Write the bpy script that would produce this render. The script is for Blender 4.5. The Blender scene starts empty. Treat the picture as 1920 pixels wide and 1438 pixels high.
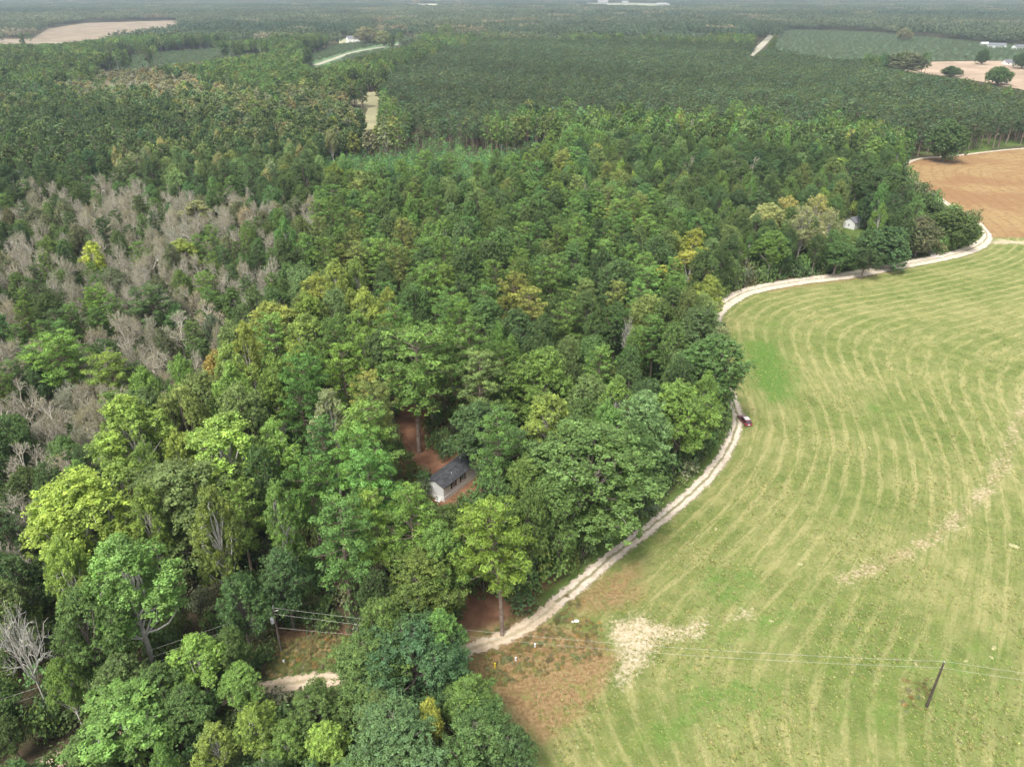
import bpy, math, random
import numpy as np
from mathutils import Vector, Euler

# ------------------------------------------------------------------ camera, light, exposure
F_PX, CAM_H, PITCH = 1380.0, 90.0, math.radians(28.3)
SC = bpy.context.scene
COL = SC.collection
cam_d = bpy.data.cameras.new('camera'); cam = bpy.data.objects.new('camera', cam_d); COL.objects.link(cam)
cam.location = (0, 0, CAM_H); cam.rotation_euler = (math.radians(90) - PITCH, 0, 0)
cam_d.sensor_width = 36.0; cam_d.lens = 36.0 * F_PX / 1920.0
cam_d.clip_start = 1.0; cam_d.clip_end = 40000
SC.camera = cam
SUN_EL, SUN_AZ = math.radians(58), math.radians(-150)     # azimuth clockwise from +Y (view direction)
world = bpy.data.worlds.new('World'); SC.world = world; world.use_nodes = True
wn = world.node_tree; wn.nodes.clear()
sky = wn.nodes.new('ShaderNodeTexSky'); sky.sky_type = 'NISHITA'; sky.sun_disc = False
sky.sun_elevation = SUN_EL; sky.sun_rotation = SUN_AZ; sky.air_density = 1.0; sky.dust_density = 4.0
hs = wn.nodes.new('ShaderNodeHueSaturation'); hs.inputs['Saturation'].default_value = 0.22
bg = wn.nodes.new('ShaderNodeBackground'); bg.inputs['Strength'].default_value = 0.135
wo = wn.nodes.new('ShaderNodeOutputWorld')
wn.links.new(sky.outputs[0], hs.inputs['Color']); wn.links.new(hs.outputs[0], bg.inputs[0]); wn.links.new(bg.outputs[0], wo.inputs[0])
sun_d = bpy.data.lights.new('sun', 'SUN'); sun_d.energy = 1.5; sun_d.angle = math.radians(12); sun_d.color = (1.0, 0.95, 0.87)
sun = bpy.data.objects.new('sun', sun_d); COL.objects.link(sun)
sdir = Vector((math.sin(SUN_AZ) * math.cos(SUN_EL), math.cos(SUN_AZ) * math.cos(SUN_EL), math.sin(SUN_EL)))
sun.rotation_euler = sdir.to_track_quat('Z', 'Y').to_euler(); sun.location = (0, 0, 300)
SC.view_settings.view_transform = 'Standard'; SC.view_settings.look = 'None'
SC.view_settings.gamma = 1.0; SC.view_settings.exposure = 1.14; SC.view_settings.use_curve_mapping = False
SC.render.engine = 'CYCLES'
cy = SC.cycles
cy.max_bounces = 5; cy.diffuse_bounces = 3; cy.glossy_bounces = 1; cy.transmission_bounces = 2
cy.transparent_max_bounces = 6; cy.volume_bounces = 0
cy.use_adaptive_sampling = True; cy.adaptive_threshold = 0.02
cy.use_denoising = True
try: cy.denoiser = 'OPENIMAGEDENOISE'; cy.denoising_input_passes = 'RGB_ALBEDO_NORMAL'; cy.denoising_prefilter = 'ACCURATE'
except Exception: pass
cy.caustics_reflective = False; cy.caustics_refractive = False

rng = np.random.default_rng(7); random.seed(7)
ST, CT = math.sin(PITCH), math.cos(PITCH)

def G(px, py, z=0.0):
    """photo pixel -> point at height z"""
    u = (px - 960) / F_PX; v = (719 - py) / F_PX
    dy = CT + v * ST; dz = -ST + v * CT
    t = (z - CAM_H) / dz
    return (u * t, dy * t)
def PX(x, y, z):
    """point -> photo pixel (numpy)"""
    x = np.asarray(x, float); y = np.asarray(y, float); z = np.asarray(z, float) - CAM_H
    f = y * CT - z * ST; up = y * ST + z * CT
    f = np.maximum(f, 1e-3)
    return 960 + F_PX * x / f, 719 - F_PX * up / f
def inside(poly, x, y):
    x = np.asarray(x, float); y = np.asarray(y, float); r = np.zeros(x.shape, bool)
    n = len(poly)
    for i in range(n):
        x1, y1 = poly[i]; x2, y2 = poly[(i + 1) % n]
        if y1 == y2: continue
        c = ((y1 > y) != (y2 > y)) & (x < (x2 - x1) * (y - y1) / (y2 - y1) + x1)
        r ^= c
    return r
def seg_dist(line, x, y, closed=False):
    """distance to a polyline, arclength of the nearest point"""
    x = np.asarray(x, float); y = np.asarray(y, float)
    best = np.full(x.shape, 1e9); al = np.zeros(x.shape); s = 0.0
    pts = list(line) + ([line[0]] if closed else [])
    for (x1, y1), (x2, y2) in zip(pts[:-1], pts[1:]):
        L = math.hypot(x2 - x1, y2 - y1)
        if L < 1e-6: continue
        t = np.clip(((x - x1) * (x2 - x1) + (y - y1) * (y2 - y1)) / L / L, 0, 1)
        d = np.hypot(x - x1 - t * (x2 - x1), y - y1 - t * (y2 - y1))
        m = d < best; best[m] = d[m]; al[m] = (s + t * L)[m]; s += L
    return best, al
def smooth_dist(line, x, y):
    """like the distance to the line, with rounded level curves, and a smooth arclength"""
    L = np.array(line); d = np.hypot(*np.diff(L, axis=0).T); s = np.concatenate([[0], np.cumsum(d)])
    t = np.arange(0, s[-1], 3.0); ax_ = np.interp(t, s, L[:, 0]); ay = np.interp(t, s, L[:, 1]); S = np.zeros(len(x)); A = np.zeros(len(x))
    for a, b, q in zip(ax_, ay, t):
        w = 3.0 / ((x - a) ** 2 + (y - b) ** 2 + 1.0) ** 2; S += w; A += w * q
    return (S * 2 / math.pi) ** (-1 / 3), A / S
def soft(poly_px, x, y, feather):
    w = [G(*p) for p in poly_px]
    d, _ = seg_dist(w, x, y, True); s = np.where(inside(w, x, y), d, -d)
    t = np.clip(s / feather * 0.5 + 0.5, 0, 1); return t * t * (3 - 2 * t)
def catmull(pts, n=6):
    P = [pts[0]] + list(pts) + [pts[-1]]; out = []
    for i in range(1, len(P) - 2):
        p0, p1, p2, p3 = (np.array(q, float) for q in P[i - 1:i + 3])
        for k in range(n):
            t = k / n
            out.append(tuple(0.5 * (2 * p1 + (p2 - p0) * t + (2 * p0 - 5 * p1 + 4 * p2 - p3) * t * t + (3 * p1 - p0 - 3 * p2 + p3) * t ** 3)))
    out.append(tuple(pts[-1])); return out

# ------------------------------------------------------------------ materials
class NT:
    def __init__(s, name):
        s.m = bpy.data.materials.new(name); s.m.use_nodes = True; s.t = s.m.node_tree; s.t.nodes.clear()
        s.out = s.t.nodes.new('ShaderNodeOutputMaterial')
    def n(s, typ, ins=None, **kw):
        nd = s.t.nodes.new(typ)
        for k, v in kw.items(): setattr(nd, k, v)
        for k, v in (ins or {}).items():
            if isinstance(v, bpy.types.NodeSocket): s.t.links.new(v, nd.inputs[k])
            else: nd.inputs[k].default_value = v
        return nd
    def math(s, op, a, b=0.0, c=0.0, clamp=False):
        nd = s.n('ShaderNodeMath', {0: a, 1: b, 2: c}, operation=op); nd.use_clamp = clamp; return nd.outputs[0]
    def mix(s, f, a, b, blend='MIX'):
        nd = s.t.nodes.new('ShaderNodeMix'); nd.data_type = 'RGBA'; nd.blend_type = blend
        for i, v in ((0, f), (6, a), (7, b)):
            if isinstance(v, bpy.types.NodeSocket): s.t.links.new(v, nd.inputs[i])
            else: nd.inputs[i].default_value = v if i == 0 else (*v[:3], 1)
        return nd.outputs[2]
    def noise(s, vec, scale, detail=3.0, rough=0.55, dist=0.0):
        nd = s.n('ShaderNodeTexNoise', {'Scale': scale, 'Detail': detail, 'Roughness': rough, 'Distortion': dist})
        if vec is not None: s.t.links.new(vec, nd.inputs['Vector'])
        return nd.outputs['Fac']
    def ramp(s, f, lo, hi):
        nd = s.n('ShaderNodeMapRange', {'Value': f, 'From Min': lo, 'From Max': hi}); nd.clamp = True; nd.interpolation_type = 'SMOOTHSTEP'
        return nd.outputs[0]
    def attr(s, name, typ='GEOMETRY'):
        return s.n('ShaderNodeAttribute', attribute_name=name, attribute_type=typ)
    def pos(s): return s.n('ShaderNodeNewGeometry').outputs['Position']
    def xyz(s, v):
        nd = s.n('ShaderNodeSeparateXYZ', {0: v}); return nd.outputs
    def comb(s, x, y, z=0.0): return s.n('ShaderNodeCombineXYZ', {0: x, 1: y, 2: z}).outputs[0]
    def bsdf(s, col, rough=0.9, spec=0.2, metal=0.0, normal=None):
        ins = {'Base Color': col if isinstance(col, bpy.types.NodeSocket) else (*col[:3], 1), 'Roughness': rough, 'Specular IOR Level': spec, 'Metallic': metal}
        if normal is not None: ins['Normal'] = normal
        return s.n('ShaderNodeBsdfPrincipled', ins).outputs[0]
    def bump(s, h, strength, dist): return s.n('ShaderNodeBump', {'Height': h, 'Strength': strength, 'Distance': dist}).outputs[0]
    def end(s, sh): s.t.links.new(sh, s.out.inputs['Surface']); return s.m

def plain(name, col, rough=0.8, spec=0.3, metal=0.0, var=0.15, scale=3.0):
    t = NT(name); v = t.noise(t.n('ShaderNodeTexCoord').outputs['Object'], scale, 4)
    c = t.mix(t.ramp(v, 0.3, 0.7), [k * (1 - var) for k in col], [min(1, k * (1 + var)) for k in col])
    return t.end(t.bsdf(c, rough, spec, metal))

def leaf_material(name, transl=0.28, rough=0.55, spec=0.25):
    t = NT(name)
    tint = t.attr('tint', 'INSTANCER').outputs['Color']; sh = t.attr('shade').outputs['Fac']
    hue = t.attr('hue').outputs['Fac']
    c = t.mix(1.0, tint, t.comb(sh, sh, sh), 'MULTIPLY')
    age = t.attr('age').outputs['Fac']; old = t.mix(1.0, (.120, .190, .060), t.comb(sh, sh, sh), 'MULTIPLY')
    c = t.mix(t.math('MULTIPLY', age, .62), c, old)
    c = t.mix(t.math('MULTIPLY', hue, 0.34), c, t.mix(1.0, c, (1.5, 1.2, 0.6), 'MULTIPLY'))
    p = t.bsdf(c, rough, spec)
    tr = t.n('ShaderNodeBsdfTranslucent', {'Color': t.mix(1.0, c, (1.25, 1.2, 0.6), 'MULTIPLY')}).outputs[0]
    return t.end(t.n('ShaderNodeMixShader', {0: transl, 1: p, 2: tr}).outputs[0])
M_LEAF = leaf_material('leaf'); M_NEEDLE = leaf_material('needle', 0.2, 0.6, 0.2)
def bark_material(name, base, alt):
    t = NT(name); p = t.n('ShaderNodeTexCoord').outputs['Object']
    o = t.xyz(p); v = t.noise(t.comb(t.math('MULTIPLY', o[0], 4.0), t.math('MULTIPLY', o[1], 4.0), o[2]), 1.6, 5)
    c = t.mix(t.ramp(v, 0.35, 0.65), base, alt)
    return t.end(t.bsdf(c, 0.9, 0.15, normal=t.bump(v, 0.5, 0.05)))
M_BARK = bark_material('bark', (0.13, 0.105, 0.085), (0.24, 0.21, 0.18))
M_PBARK = bark_material('pine_bark', (0.17, 0.12, 0.09), (0.30, 0.24, 0.20))
M_PALE = bark_material('pale_bark', (0.40, 0.37, 0.33), (0.60, 0.57, 0.52))
M_GREYTWIG = bark_material('grey_twig', (0.32, 0.29, 0.225), (0.60, 0.555, 0.46))

# ------------------------------------------------------------------ mesh helpers
def mesh_from(name, verts, faces, mats, fmat=None, attrs=None, smooth=False):
    """faces: list of arrays of equal-length index rows"""
    me = bpy.data.meshes.new(name)
    verts = np.asarray(verts, np.float32).reshape(-1, 3)
    loops = []; starts = []; totals = []; s = 0
    for fa in faces:
        fa = np.asarray(fa, np.int32)
        if fa.size == 0: continue
        k = fa.shape[1]; loops.append(fa.ravel()); starts.append(s + np.arange(len(fa)) * k); totals.append(np.full(len(fa), k)); s += fa.size
    loops = np.concatenate(loops); starts = np.concatenate(starts); totals = np.concatenate(totals)
    me.vertices.add(len(verts)); me.vertices.foreach_set('co', verts.ravel())
    me.loops.add(len(loops)); me.loops.foreach_set('vertex_index', loops)
    me.polygons.add(len(starts)); me.polygons.foreach_set('loop_start', starts.astype(np.int32)); me.polygons.foreach_set('loop_total', totals.astype(np.int32))
    for m in mats: me.materials.append(m)
    if fmat is not None: me.polygons.foreach_set('material_index', np.asarray(fmat, np.int32))
    me.polygons.foreach_set('use_smooth', np.full(len(starts), smooth))
    for nm, (dom, typ, data) in (attrs or {}).items():
        a = me.attributes.new(nm, typ, dom)
        if typ == 'FLOAT': a.data.foreach_set('value', np.asarray(data, np.float32).ravel())
        else: a.data.foreach_set('color', np.asarray(data, np.float32).ravel())
    me.update(calc_edges=True)
    return me

class Tubes:
    def __init__(s): s.v = []; s.f4 = []; s.n = 0
    def add(s, pts, rad, sides=6):
        pts = [np.array(p, float) for p in pts]; n = len(pts); base = s.n
        for i, p in enumerate(pts):
            d = pts[min(i + 1, n - 1)] - pts[max(i - 1, 0)]; d /= (np.linalg.norm(d) + 1e-9)
            a = np.cross(d, (0, 0, 1) if abs(d[2]) < 0.9 else (1, 0, 0)); a /= np.linalg.norm(a) + 1e-9; b = np.cross(d, a)
            for k in range(sides):
                w = 2 * math.pi * k / sides
                s.v.append(p + rad[i] * (math.cos(w) * a + math.sin(w) * b))
        for i in range(n - 1):
            for k in range(sides):
                k2 = (k + 1) % sides
                s.f4.append((base + i * sides + k, base + i * sides + k2, base + (i + 1) * sides + k2, base + (i + 1) * sides + k))
        s.n += n * sides

def leaf_quads(P, N, L, W, r, droop=0.0):
    """rhombus leaves: centre P, normal N, length L, width W"""
    n = len(P); N = N / (np.linalg.norm(N, axis=1, keepdims=True) + 1e-9)
    t = r.normal(size=(n, 3)); t -= (t * N).sum(1, keepdims=True) * N; t /= np.linalg.norm(t, axis=1, keepdims=True) + 1e-9
    b = np.cross(N, t); L = np.asarray(L).reshape(-1, 1) * np.ones((n, 1)); W = np.asarray(W).reshape(-1, 1) * np.ones((n, 1))
    k = r.uniform(-0.15, 0.15, (n, 1))
    V = np.stack([P - t * L / 2, P + b * W / 2 + t * L * k, P + t * L / 2 - N * L * 0.12, P - b * W / 2 + t * L * k], 1)
    return V.reshape(-1, 3), np.arange(n * 4).reshape(-1, 4)
def rdir(r, n, up=0.0):
    d = r.normal(size=(n, 3)); d[:, 2] += up; return d / (np.linalg.norm(d, axis=1, keepdims=True) + 1e-9)

class Tree:
    """trunk mesh + crown mesh (+ joined one for scattered copies)"""
    def __init__(s, name, H, R, tubes, P, N, L, W, shade, hue, bark, leafm, r, age=None):
        age = r.random(len(P)) * .6 if age is None else age
        s.H, s.R, s.name = H, R, name
        tv = np.array(tubes.v).reshape(-1, 3); tf = np.array(tubes.f4, np.int32).reshape(-1, 4)
        s.trunk = mesh_from(name + '_trunk', tv, [tf], [bark], smooth=True)
        lv, lf = leaf_quads(P, N, L, W, r)
        s.crown = mesh_from(name + '_crown', lv, [lf], [leafm], attrs={'shade': ('FACE', 'FLOAT', shade), 'hue': ('FACE', 'FLOAT', hue), 'age': ('FACE', 'FLOAT', age)})
        nt = len(tf)
        s.joined = mesh_from(name + '_whole', np.concatenate([tv, lv]), [np.concatenate([tf, lf + len(tv)])], [bark, leafm],
                             fmat=np.concatenate([np.zeros(nt), np.ones(len(lf))]),
                             attrs={'shade': ('FACE', 'FLOAT', np.concatenate([np.ones(nt), shade])), 'hue': ('FACE', 'FLOAT', np.concatenate([np.zeros(nt), hue])), 'age': ('FACE', 'FLOAT', np.concatenate([np.zeros(nt), age]))})

def limb(r, a, b, bend=0.12, n=4):
    a = np.array(a, float); b = np.array(b, float); L = np.linalg.norm(b - a); o = []
    off = r.normal(size=3) * L * bend
    for i in range(n + 1):
        t = i / n; o.append(a + (b - a) * t + off * math.sin(math.pi * t) * 0.7)
    return o

def make_pine(name, seed, H=24.0, R=4.2, base=0.48, leaves=46, lsize=0.46, dens=1.0, lod=0):
    r = np.random.default_rng(seed); T = Tubes()
    lean = r.normal(size=2) * 0.35
    tr = [(lean[0] * t * t * 1.5, lean[1] * t * t * 1.5, H * t) for t in np.linspace(0, 1, 8)]
    T.add(tr, [0.30 * (1 - t * 0.93) + 0.01 for t in np.linspace(0, 1, 8)], 7 if not lod else 4)
    C = []; CR = []
    nb = int((62 if not lod else 26) * dens)
    for i in range(nb):
        t = base + (1 - base) * ((i + r.random()) / nb); q = (t - base) / (1 - base)
        prof = max(0.0, 1 - abs((q - 0.33) / (0.72 if q > 0.33 else 0.62)) ** 2.2) ** 0.6
        prof = max(0.16, prof) * (0.75 if q < 0.12 else 1)
        L = R * prof * r.uniform(0.65, 1.12)
        az = i * 2.399 + r.normal() * 0.4
        o = np.array([lean[0] * t * t * 1.5, lean[1] * t * t * 1.5, H * t - L * 0.12])
        rise = L * (0.05 + 0.55 * q) + r.normal() * 0.2
        e = o + np.array([math.cos(az) * L, math.sin(az) * L, rise])
        pts = limb(r, o, e, 0.06, 3)
        T.add(pts, [0.085 - 0.02 * k for k in range(4)], 4 if not lod else 3)
        k = max(1, int(round(L / (0.85 if not lod else 1.4))))
        for j in range(k):
            f = 1 - j * 0.8 / max(L, 1.0) * r.uniform(0.8, 1.1)
            if f < 0.3: break
            C.append(o + (e - o) * f + np.array([r.normal() * 0.35, r.normal() * 0.35, 0.25 + abs(r.normal()) * 0.25])); CR.append(r.uniform(0.55, 0.98) * (1.0 if not lod else 1.6))
    C.append(np.array([tr[-1][0], tr[-1][1], H])); CR.append(0.8)
    C = np.array(C); CR = np.array(CR); m = len(C)
    idx = np.repeat(np.arange(m), leaves); d = rdir(r, len(idx), 0.75)
    P = C[idx] + d * CR[idx, None] * r.uniform(0.55, 1.0, (len(idx), 1)) * np.array([1, 1, 0.55])
    N = d + r.normal(size=d.shape) * 0.55
    cs = r.uniform(0.62, 1.3, m)
    shade = cs[idx] * r.uniform(0.7, 1.3, len(idx)); hue = (r.random(m) ** 3)[idx] * r.uniform(0.3, 1, len(idx))
    L = lsize * r.uniform(0.7, 1.3, len(idx)); W = L * (r.uniform(0.26, 0.44, len(idx)) if not lod else r.uniform(.35, .6, len(idx)))
    return Tree(name, H, R, T, P, N, L, W, shade, hue, M_PBARK, M_NEEDLE, r)

def make_broad(name, seed, H=22.0, R=5.5, base=0.25, kind='oak', leaves=27, lsize=0.25, dens=1.55, bark=None, lod=0):
    """oak: wide crown of rounded lobes; poplar: tall crown of upright plumes"""
    r = np.random.default_rng(seed); T = Tubes(); bark = bark or M_BARK
    up = kind == 'poplar'
    zb = H * base; fork = H * (0.45 if up else 0.30)
    lean = r.normal(size=2) * 0.4
    tp = [(lean[0] * t, lean[1] * t, (H * 0.82 if up else H * 0.6) * t) for t in np.linspace(0, 1, 6)]
    r0 = 0.36 if up else 0.5
    T.add(tp, [r0 * (1 - t * 0.75) for t in np.linspace(0, 1, 6)], 8 if not lod else 4)
    lobes = []
    n = int((32 if up else 44) * (1 if not lod else .7))
    cz = zb + (H - zb) * 0.5; hz = (H - zb) * 0.5
    for i in range(n):
        q = (i + 0.5) / n
        ph = i * 2.399 + r.normal() * 0.35
        s = 1 - 1.75 * q * (1.0 if not up else 1.0)      # from top (1) to below middle
        s = max(-0.75, s + r.normal() * 0.08)
        rad = math.sqrt(max(0, 1 - s * s)) * (0.95 if not up else 0.9)
        if up: rad *= (0.85 if s > 0.3 else 1.0)
        k = r.uniform(0.5, 1.0) * (1 + .2 * math.sin(ph * 1.0 + seed) + .12 * math.sin(ph * 3 + seed * 2))
        c = np.array([math.cos(ph) * rad * R * k, math.sin(ph) * rad * R * k, cz + s * hz * 0.86])
        rr = R * (r.uniform(0.20, 0.38) if not up else r.uniform(0.22, 0.40))
        lobes.append((c, rr))
    C = []; CN = []; CR = []; CA = []
    for c, rr in lobes:
        zz = min(c[2] * 0.62, tp[-1][2]); t = zz / tp[-1][2]
        a = np.array([tp[-1][0] * t, tp[-1][1] * t, zz])
        pts = limb(r, a, c, 0.1, 4); T.add(pts, [0.17 - 0.028 * k for k in range(5)], 5 if not lod else 3)
        m = int((rr * rr * (11 if not lod else 4.0) * (1.35 if up else 1)) * dens * r.uniform(.55, 1.25)) + 2
        d = rdir(r, m, 0.55)
        sc = np.array([1, 1, 0.9]) if not up else np.array([0.85, 0.85, 1.25])
        pp = c + d * rr * sc * r.uniform(0.55, 1.3, (m, 1))
        C.append(pp); CN.append(d); CA.append(np.clip(r.random() ** 1.3 * .75 + r.uniform(0, .4, m), 0, 1)); CR.append(r.uniform(0.28, 0.66, m) * (1 if not lod else 1.5))
        if not lod:
            for j in r.choice(m, min(m, 6), replace=False): T.add(limb(r, c, pp[j], 0.12, 2), [0.06, 0.04, 0.015], 3)
    C = np.concatenate(C); CN = np.concatenate(CN); CR = np.concatenate(CR); CA = np.concatenate(CA); m = len(C)
    idx = np.repeat(np.arange(m), leaves); d = rdir(r, len(idx), 0.35)
    P = C[idx] + d * CR[idx, None] * r.uniform(0.3, 1.0, (len(idx), 1)) * (np.array([1, 1, 0.85]) if not up else np.array([.9, .9, 1.1]))
    N = CN[idx] * 0.45 + d * 0.7 + np.array([0, 0, 0.5]) + r.normal(size=d.shape) * 0.55
    cs = r.uniform(0.6, 1.32, m)
    shade = cs[idx] * r.uniform(0.72, 1.28, len(idx)); hue = (r.random(m) ** 3)[idx] * r.uniform(0.2, 1, len(idx))
    L = lsize * r.uniform(0.65, 1.35, len(idx)); W = L * r.uniform(0.55, 0.85, len(idx))
    return Tree(name, H, R, T, P, N, L, W, shade, hue, bark, M_LEAF, r, CA[idx])

def make_bare(name, seed, H=20.0, R=4.5, leaves=700, bark=None, twig=1.0, thick=1.0, depth=6, stem=.30, spread=1.0):
    """leafless branching tree with a thin veil of dull leaves"""
    r = np.random.default_rng(seed); T = Tubes(); bark = bark or M_GREYTWIG; tips = []
    def grow(p, d, L, rad, lv):
        d = d / np.linalg.norm(d); n = 3 if lv < 3 else 2; pts = [p]; q = p.copy(); dd = d.copy()
        for k in range(n):
            dd = dd + r.normal(size=3) * 0.16 + np.array([0, 0, 0.05]); dd /= np.linalg.norm(dd); q = q + dd * L / n; pts.append(q.copy())
        T.add(pts, [rad * (1 - 0.45 * k / n) for k in range(n + 1)], 6 if lv == 0 else (4 if lv < 3 else 3))
        if lv >= depth: tips.append(q); return
        kids = [7, 4, 4, 3, 3, 2][lv]
        for k in range(kids):
            f = r.uniform(0.45, 1.0) if k else 1.0
            i = min(n - 1, int(f * n)); pp = pts[i] + (pts[i + 1] - pts[i]) * (f * n - i)
            az = 2 * math.pi * (k + r.random() * 0.6) / kids
            a = np.cross(dd, (0.3, 0.2, 0.9)); a /= np.linalg.norm(a) + 1e-9; b = np.cross(dd, a)
            sp = r.uniform(0.4, 0.95) if lv else r.uniform(0.5, 1.15) * spread
            nd = dd * math.cos(sp) + (a * math.cos(az) + b * math.sin(az)) * math.sin(sp)
            nd[2] = abs(nd[2]) * 0.8 + 0.05 if lv < 2 else nd[2] + 0.06
            grow(pp, nd, L * r.uniform(0.55, 0.78) * (1 if lv or spread == 1 else .62), max(rad * (0.62 if lv < 3 else .5), 0.024 * thick), lv + 1)
    grow(np.zeros(3), np.array([r.normal() * 0.05, r.normal() * 0.05, 1.0]), H * stem, 0.24 * thick, 0)
    V = np.array(T.v); h = V[:, 2].max(); k = H / h; V *= k
    rr = np.percentile(np.hypot(V[:, 0], V[:, 1]), 97); sxy = R / rr; V[:, :2] *= sxy; T.v = V
    tips = np.array(tips) * np.array([k * sxy, k * sxy, k])
    m = max(leaves, 12); idx = r.integers(0, len(tips), m); d = rdir(r, m)
    P = tips[idx] + d * r.uniform(0.0, 0.55, (m, 1)); N = rdir(r, m, 0.4)
    L = 0.24 * r.uniform(0.6, 1.4, m)
    return Tree(name, H, R, T, P, N, L, L * 0.5, r.uniform(0.6, 1.35, m), r.random(m) ** 2, bark, M_LEAF, r)

V_PINE = [make_pine(f'pine_{i}', 10 + i, R=[4.2, 4.8, 3.8, 4.5, 4.0][i], base=[.42, .5, .36, .46, .40][i]) for i in range(5)]
V_OAK = [make_broad(f'oak_{i}', 30 + i, R=[5.4, 6.0, 5.0, 5.6, 5.2][i], base=[.22, .18, .28, .24, .26][i]) for i in range(5)]
V_POP = [make_broad(f'poplar_{i}', 50 + i, H=25, R=[4.4, 4.8, 4.0, 4.6][i], base=[.34, .38, .30, .35][i], kind='poplar', leaves=27, bark=M_PALE) for i in range(4)]
V_BARE = [make_bare(f'bare_{i}', 70 + i, H=15, leaves=[1500, 3200, 700, 4500][i], R=[6.0, 5.6, 6.4, 5.8][i], stem=.62, thick=2.1, depth=5, spread=1.35) for i in range(4)]
V_DEAD = [make_bare('dead_0', 90, H=24, R=4.6, leaves=30, bark=M_PALE, thick=1.7, depth=4, stem=.62, spread=.8), make_bare('dead_1', 92, H=22, R=3.2, leaves=12, bark=M_PALE, thick=1.9, depth=3, stem=.4)]
V_LIVE = [make_broad(f'live_oak_{i}', 180 + i, H=14, R=7.5, base=.04, dens=.9, lsize=.36) for i in range(2)]
V_MOSS = [make_broad('mossy_0', 95, H=16, R=8.0, base=.12, leaves=22, lsize=.34, dens=.55), make_broad('mossy_1', 96, H=25, R=4.8, kind='poplar', base=.35, leaves=22, dens=.9, bark=M_PALE)]
# lighter meshes for trees farther off
L_PINE = [make_pine(f'far_pine_{i}', 110 + i, H=19, R=[3.3, 3.7, 3.0][i], base=.45, leaves=7, lsize=1.05, lod=1) for i in range(3)]
L_OAK = [make_broad(f'far_oak_{i}', 120 + i, H=17, R=[4.6, 5.0, 4.2][i], base=.12, leaves=7, lsize=.95, lod=1) for i in range(3)]
L_POP = [make_broad(f'far_poplar_{i}', 130 + i, H=19, R=[3.4, 3.0][i], base=.25, kind='poplar', leaves=7, lsize=.9, lod=1, bark=M_PALE) for i in range(2)]
L_BARE = [make_bare(f'far_bare_{i}', 140 + i, H=15, R=5.4, leaves=1500, depth=4, thick=2.4, stem=.62, spread=1.35) for i in range(2)]
L_YOUNG = [make_pine(f'young_{i}', 150 + i, H=6.5, R=1.7, base=.08, leaves=8, lsize=.7, lod=1, dens=.8) for i in range(2)]

def make_shrub(name, seed, H=2.2, R=1.6, n=26, leaves=14, lsize=.34):
    r = np.random.default_rng(seed); T = Tubes()
    for i in range(5): T.add(limb(r, (0, 0, 0), (r.normal() * R * .5, r.normal() * R * .5, H * r.uniform(.6, 1)), .1, 2), [.05, .035, .01], 3)
    d = rdir(r, n, 0.6); C = d * np.array([R, R, H * .6]) * r.uniform(.6, 1, (n, 1)) + np.array([0, 0, H * .4])
    idx = np.repeat(np.arange(n), leaves); e = rdir(r, len(idx), .3)
    P = C[idx] + e * .5; P[:, 2] = np.abs(P[:, 2]); N = d[idx] * .4 + e * .5 + np.array([0, 0, .5]) + r.normal(size=e.shape) * .4
    cs = r.uniform(.75, 1.25, n)
    L = lsize * r.uniform(.6, 1.4, len(idx))
    return Tree(name, H, R, T, P, N, L, L * .65, cs[idx] * r.uniform(.7, 1.3, len(idx)), (r.random(n) ** 3)[idx], M_BARK, M_LEAF, r)
V_SHRUB = [make_shrub(f'shrub_{i}', 160 + i) for i in range(3)]

def patch_mesh(name, seed, size=62.0, n=92, young=False):
    """a square of distant wood: every tree a small cloud of leaf clumps"""
    r = np.random.default_rng(seed); g = int(math.sqrt(n)); P = []; N = []; S = []; Hu = []; L = []
    for i in range(g):
        for j in range(g):
            c = (np.array([i, j]) + .5 + r.uniform(-.42, .42, 2)) / g * size - size / 2
            h = r.uniform(13, 20); R = r.uniform(2.6, 4.4); m = 26
            d = rdir(r, m, .5); p = d * np.array([R, R, h * .3]) * r.uniform(.75, 1.05, (m, 1)) + np.array([c[0], c[1], h * .7])
            P.append(p); N.append(d * .6 + np.array([0, 0, .5]) + r.normal(size=d.shape) * .3); s = r.uniform(.62, 1.35)
            S.append(s * r.uniform(.75, 1.25, m)); Hu.append(np.full(m, r.random() ** 2)); L.append(r.uniform(1.8, 3.2, m))
    P = np.concatenate(P); N = np.concatenate(N); S = np.concatenate(S); Hu = np.concatenate(Hu); L = np.concatenate(L)
    lv, lf = leaf_quads(P, N, L, L * .75, r)
    class O: pass
    o = O(); o.joined = mesh_from(name, lv, [lf], [M_LEAF], attrs={'shade': ('FACE', 'FLOAT', S), 'hue': ('FACE', 'FLOAT', Hu)}); return o
V_PATCH = [patch_mesh(f'patch_{i}', 170 + i) for i in range(3)]

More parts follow.
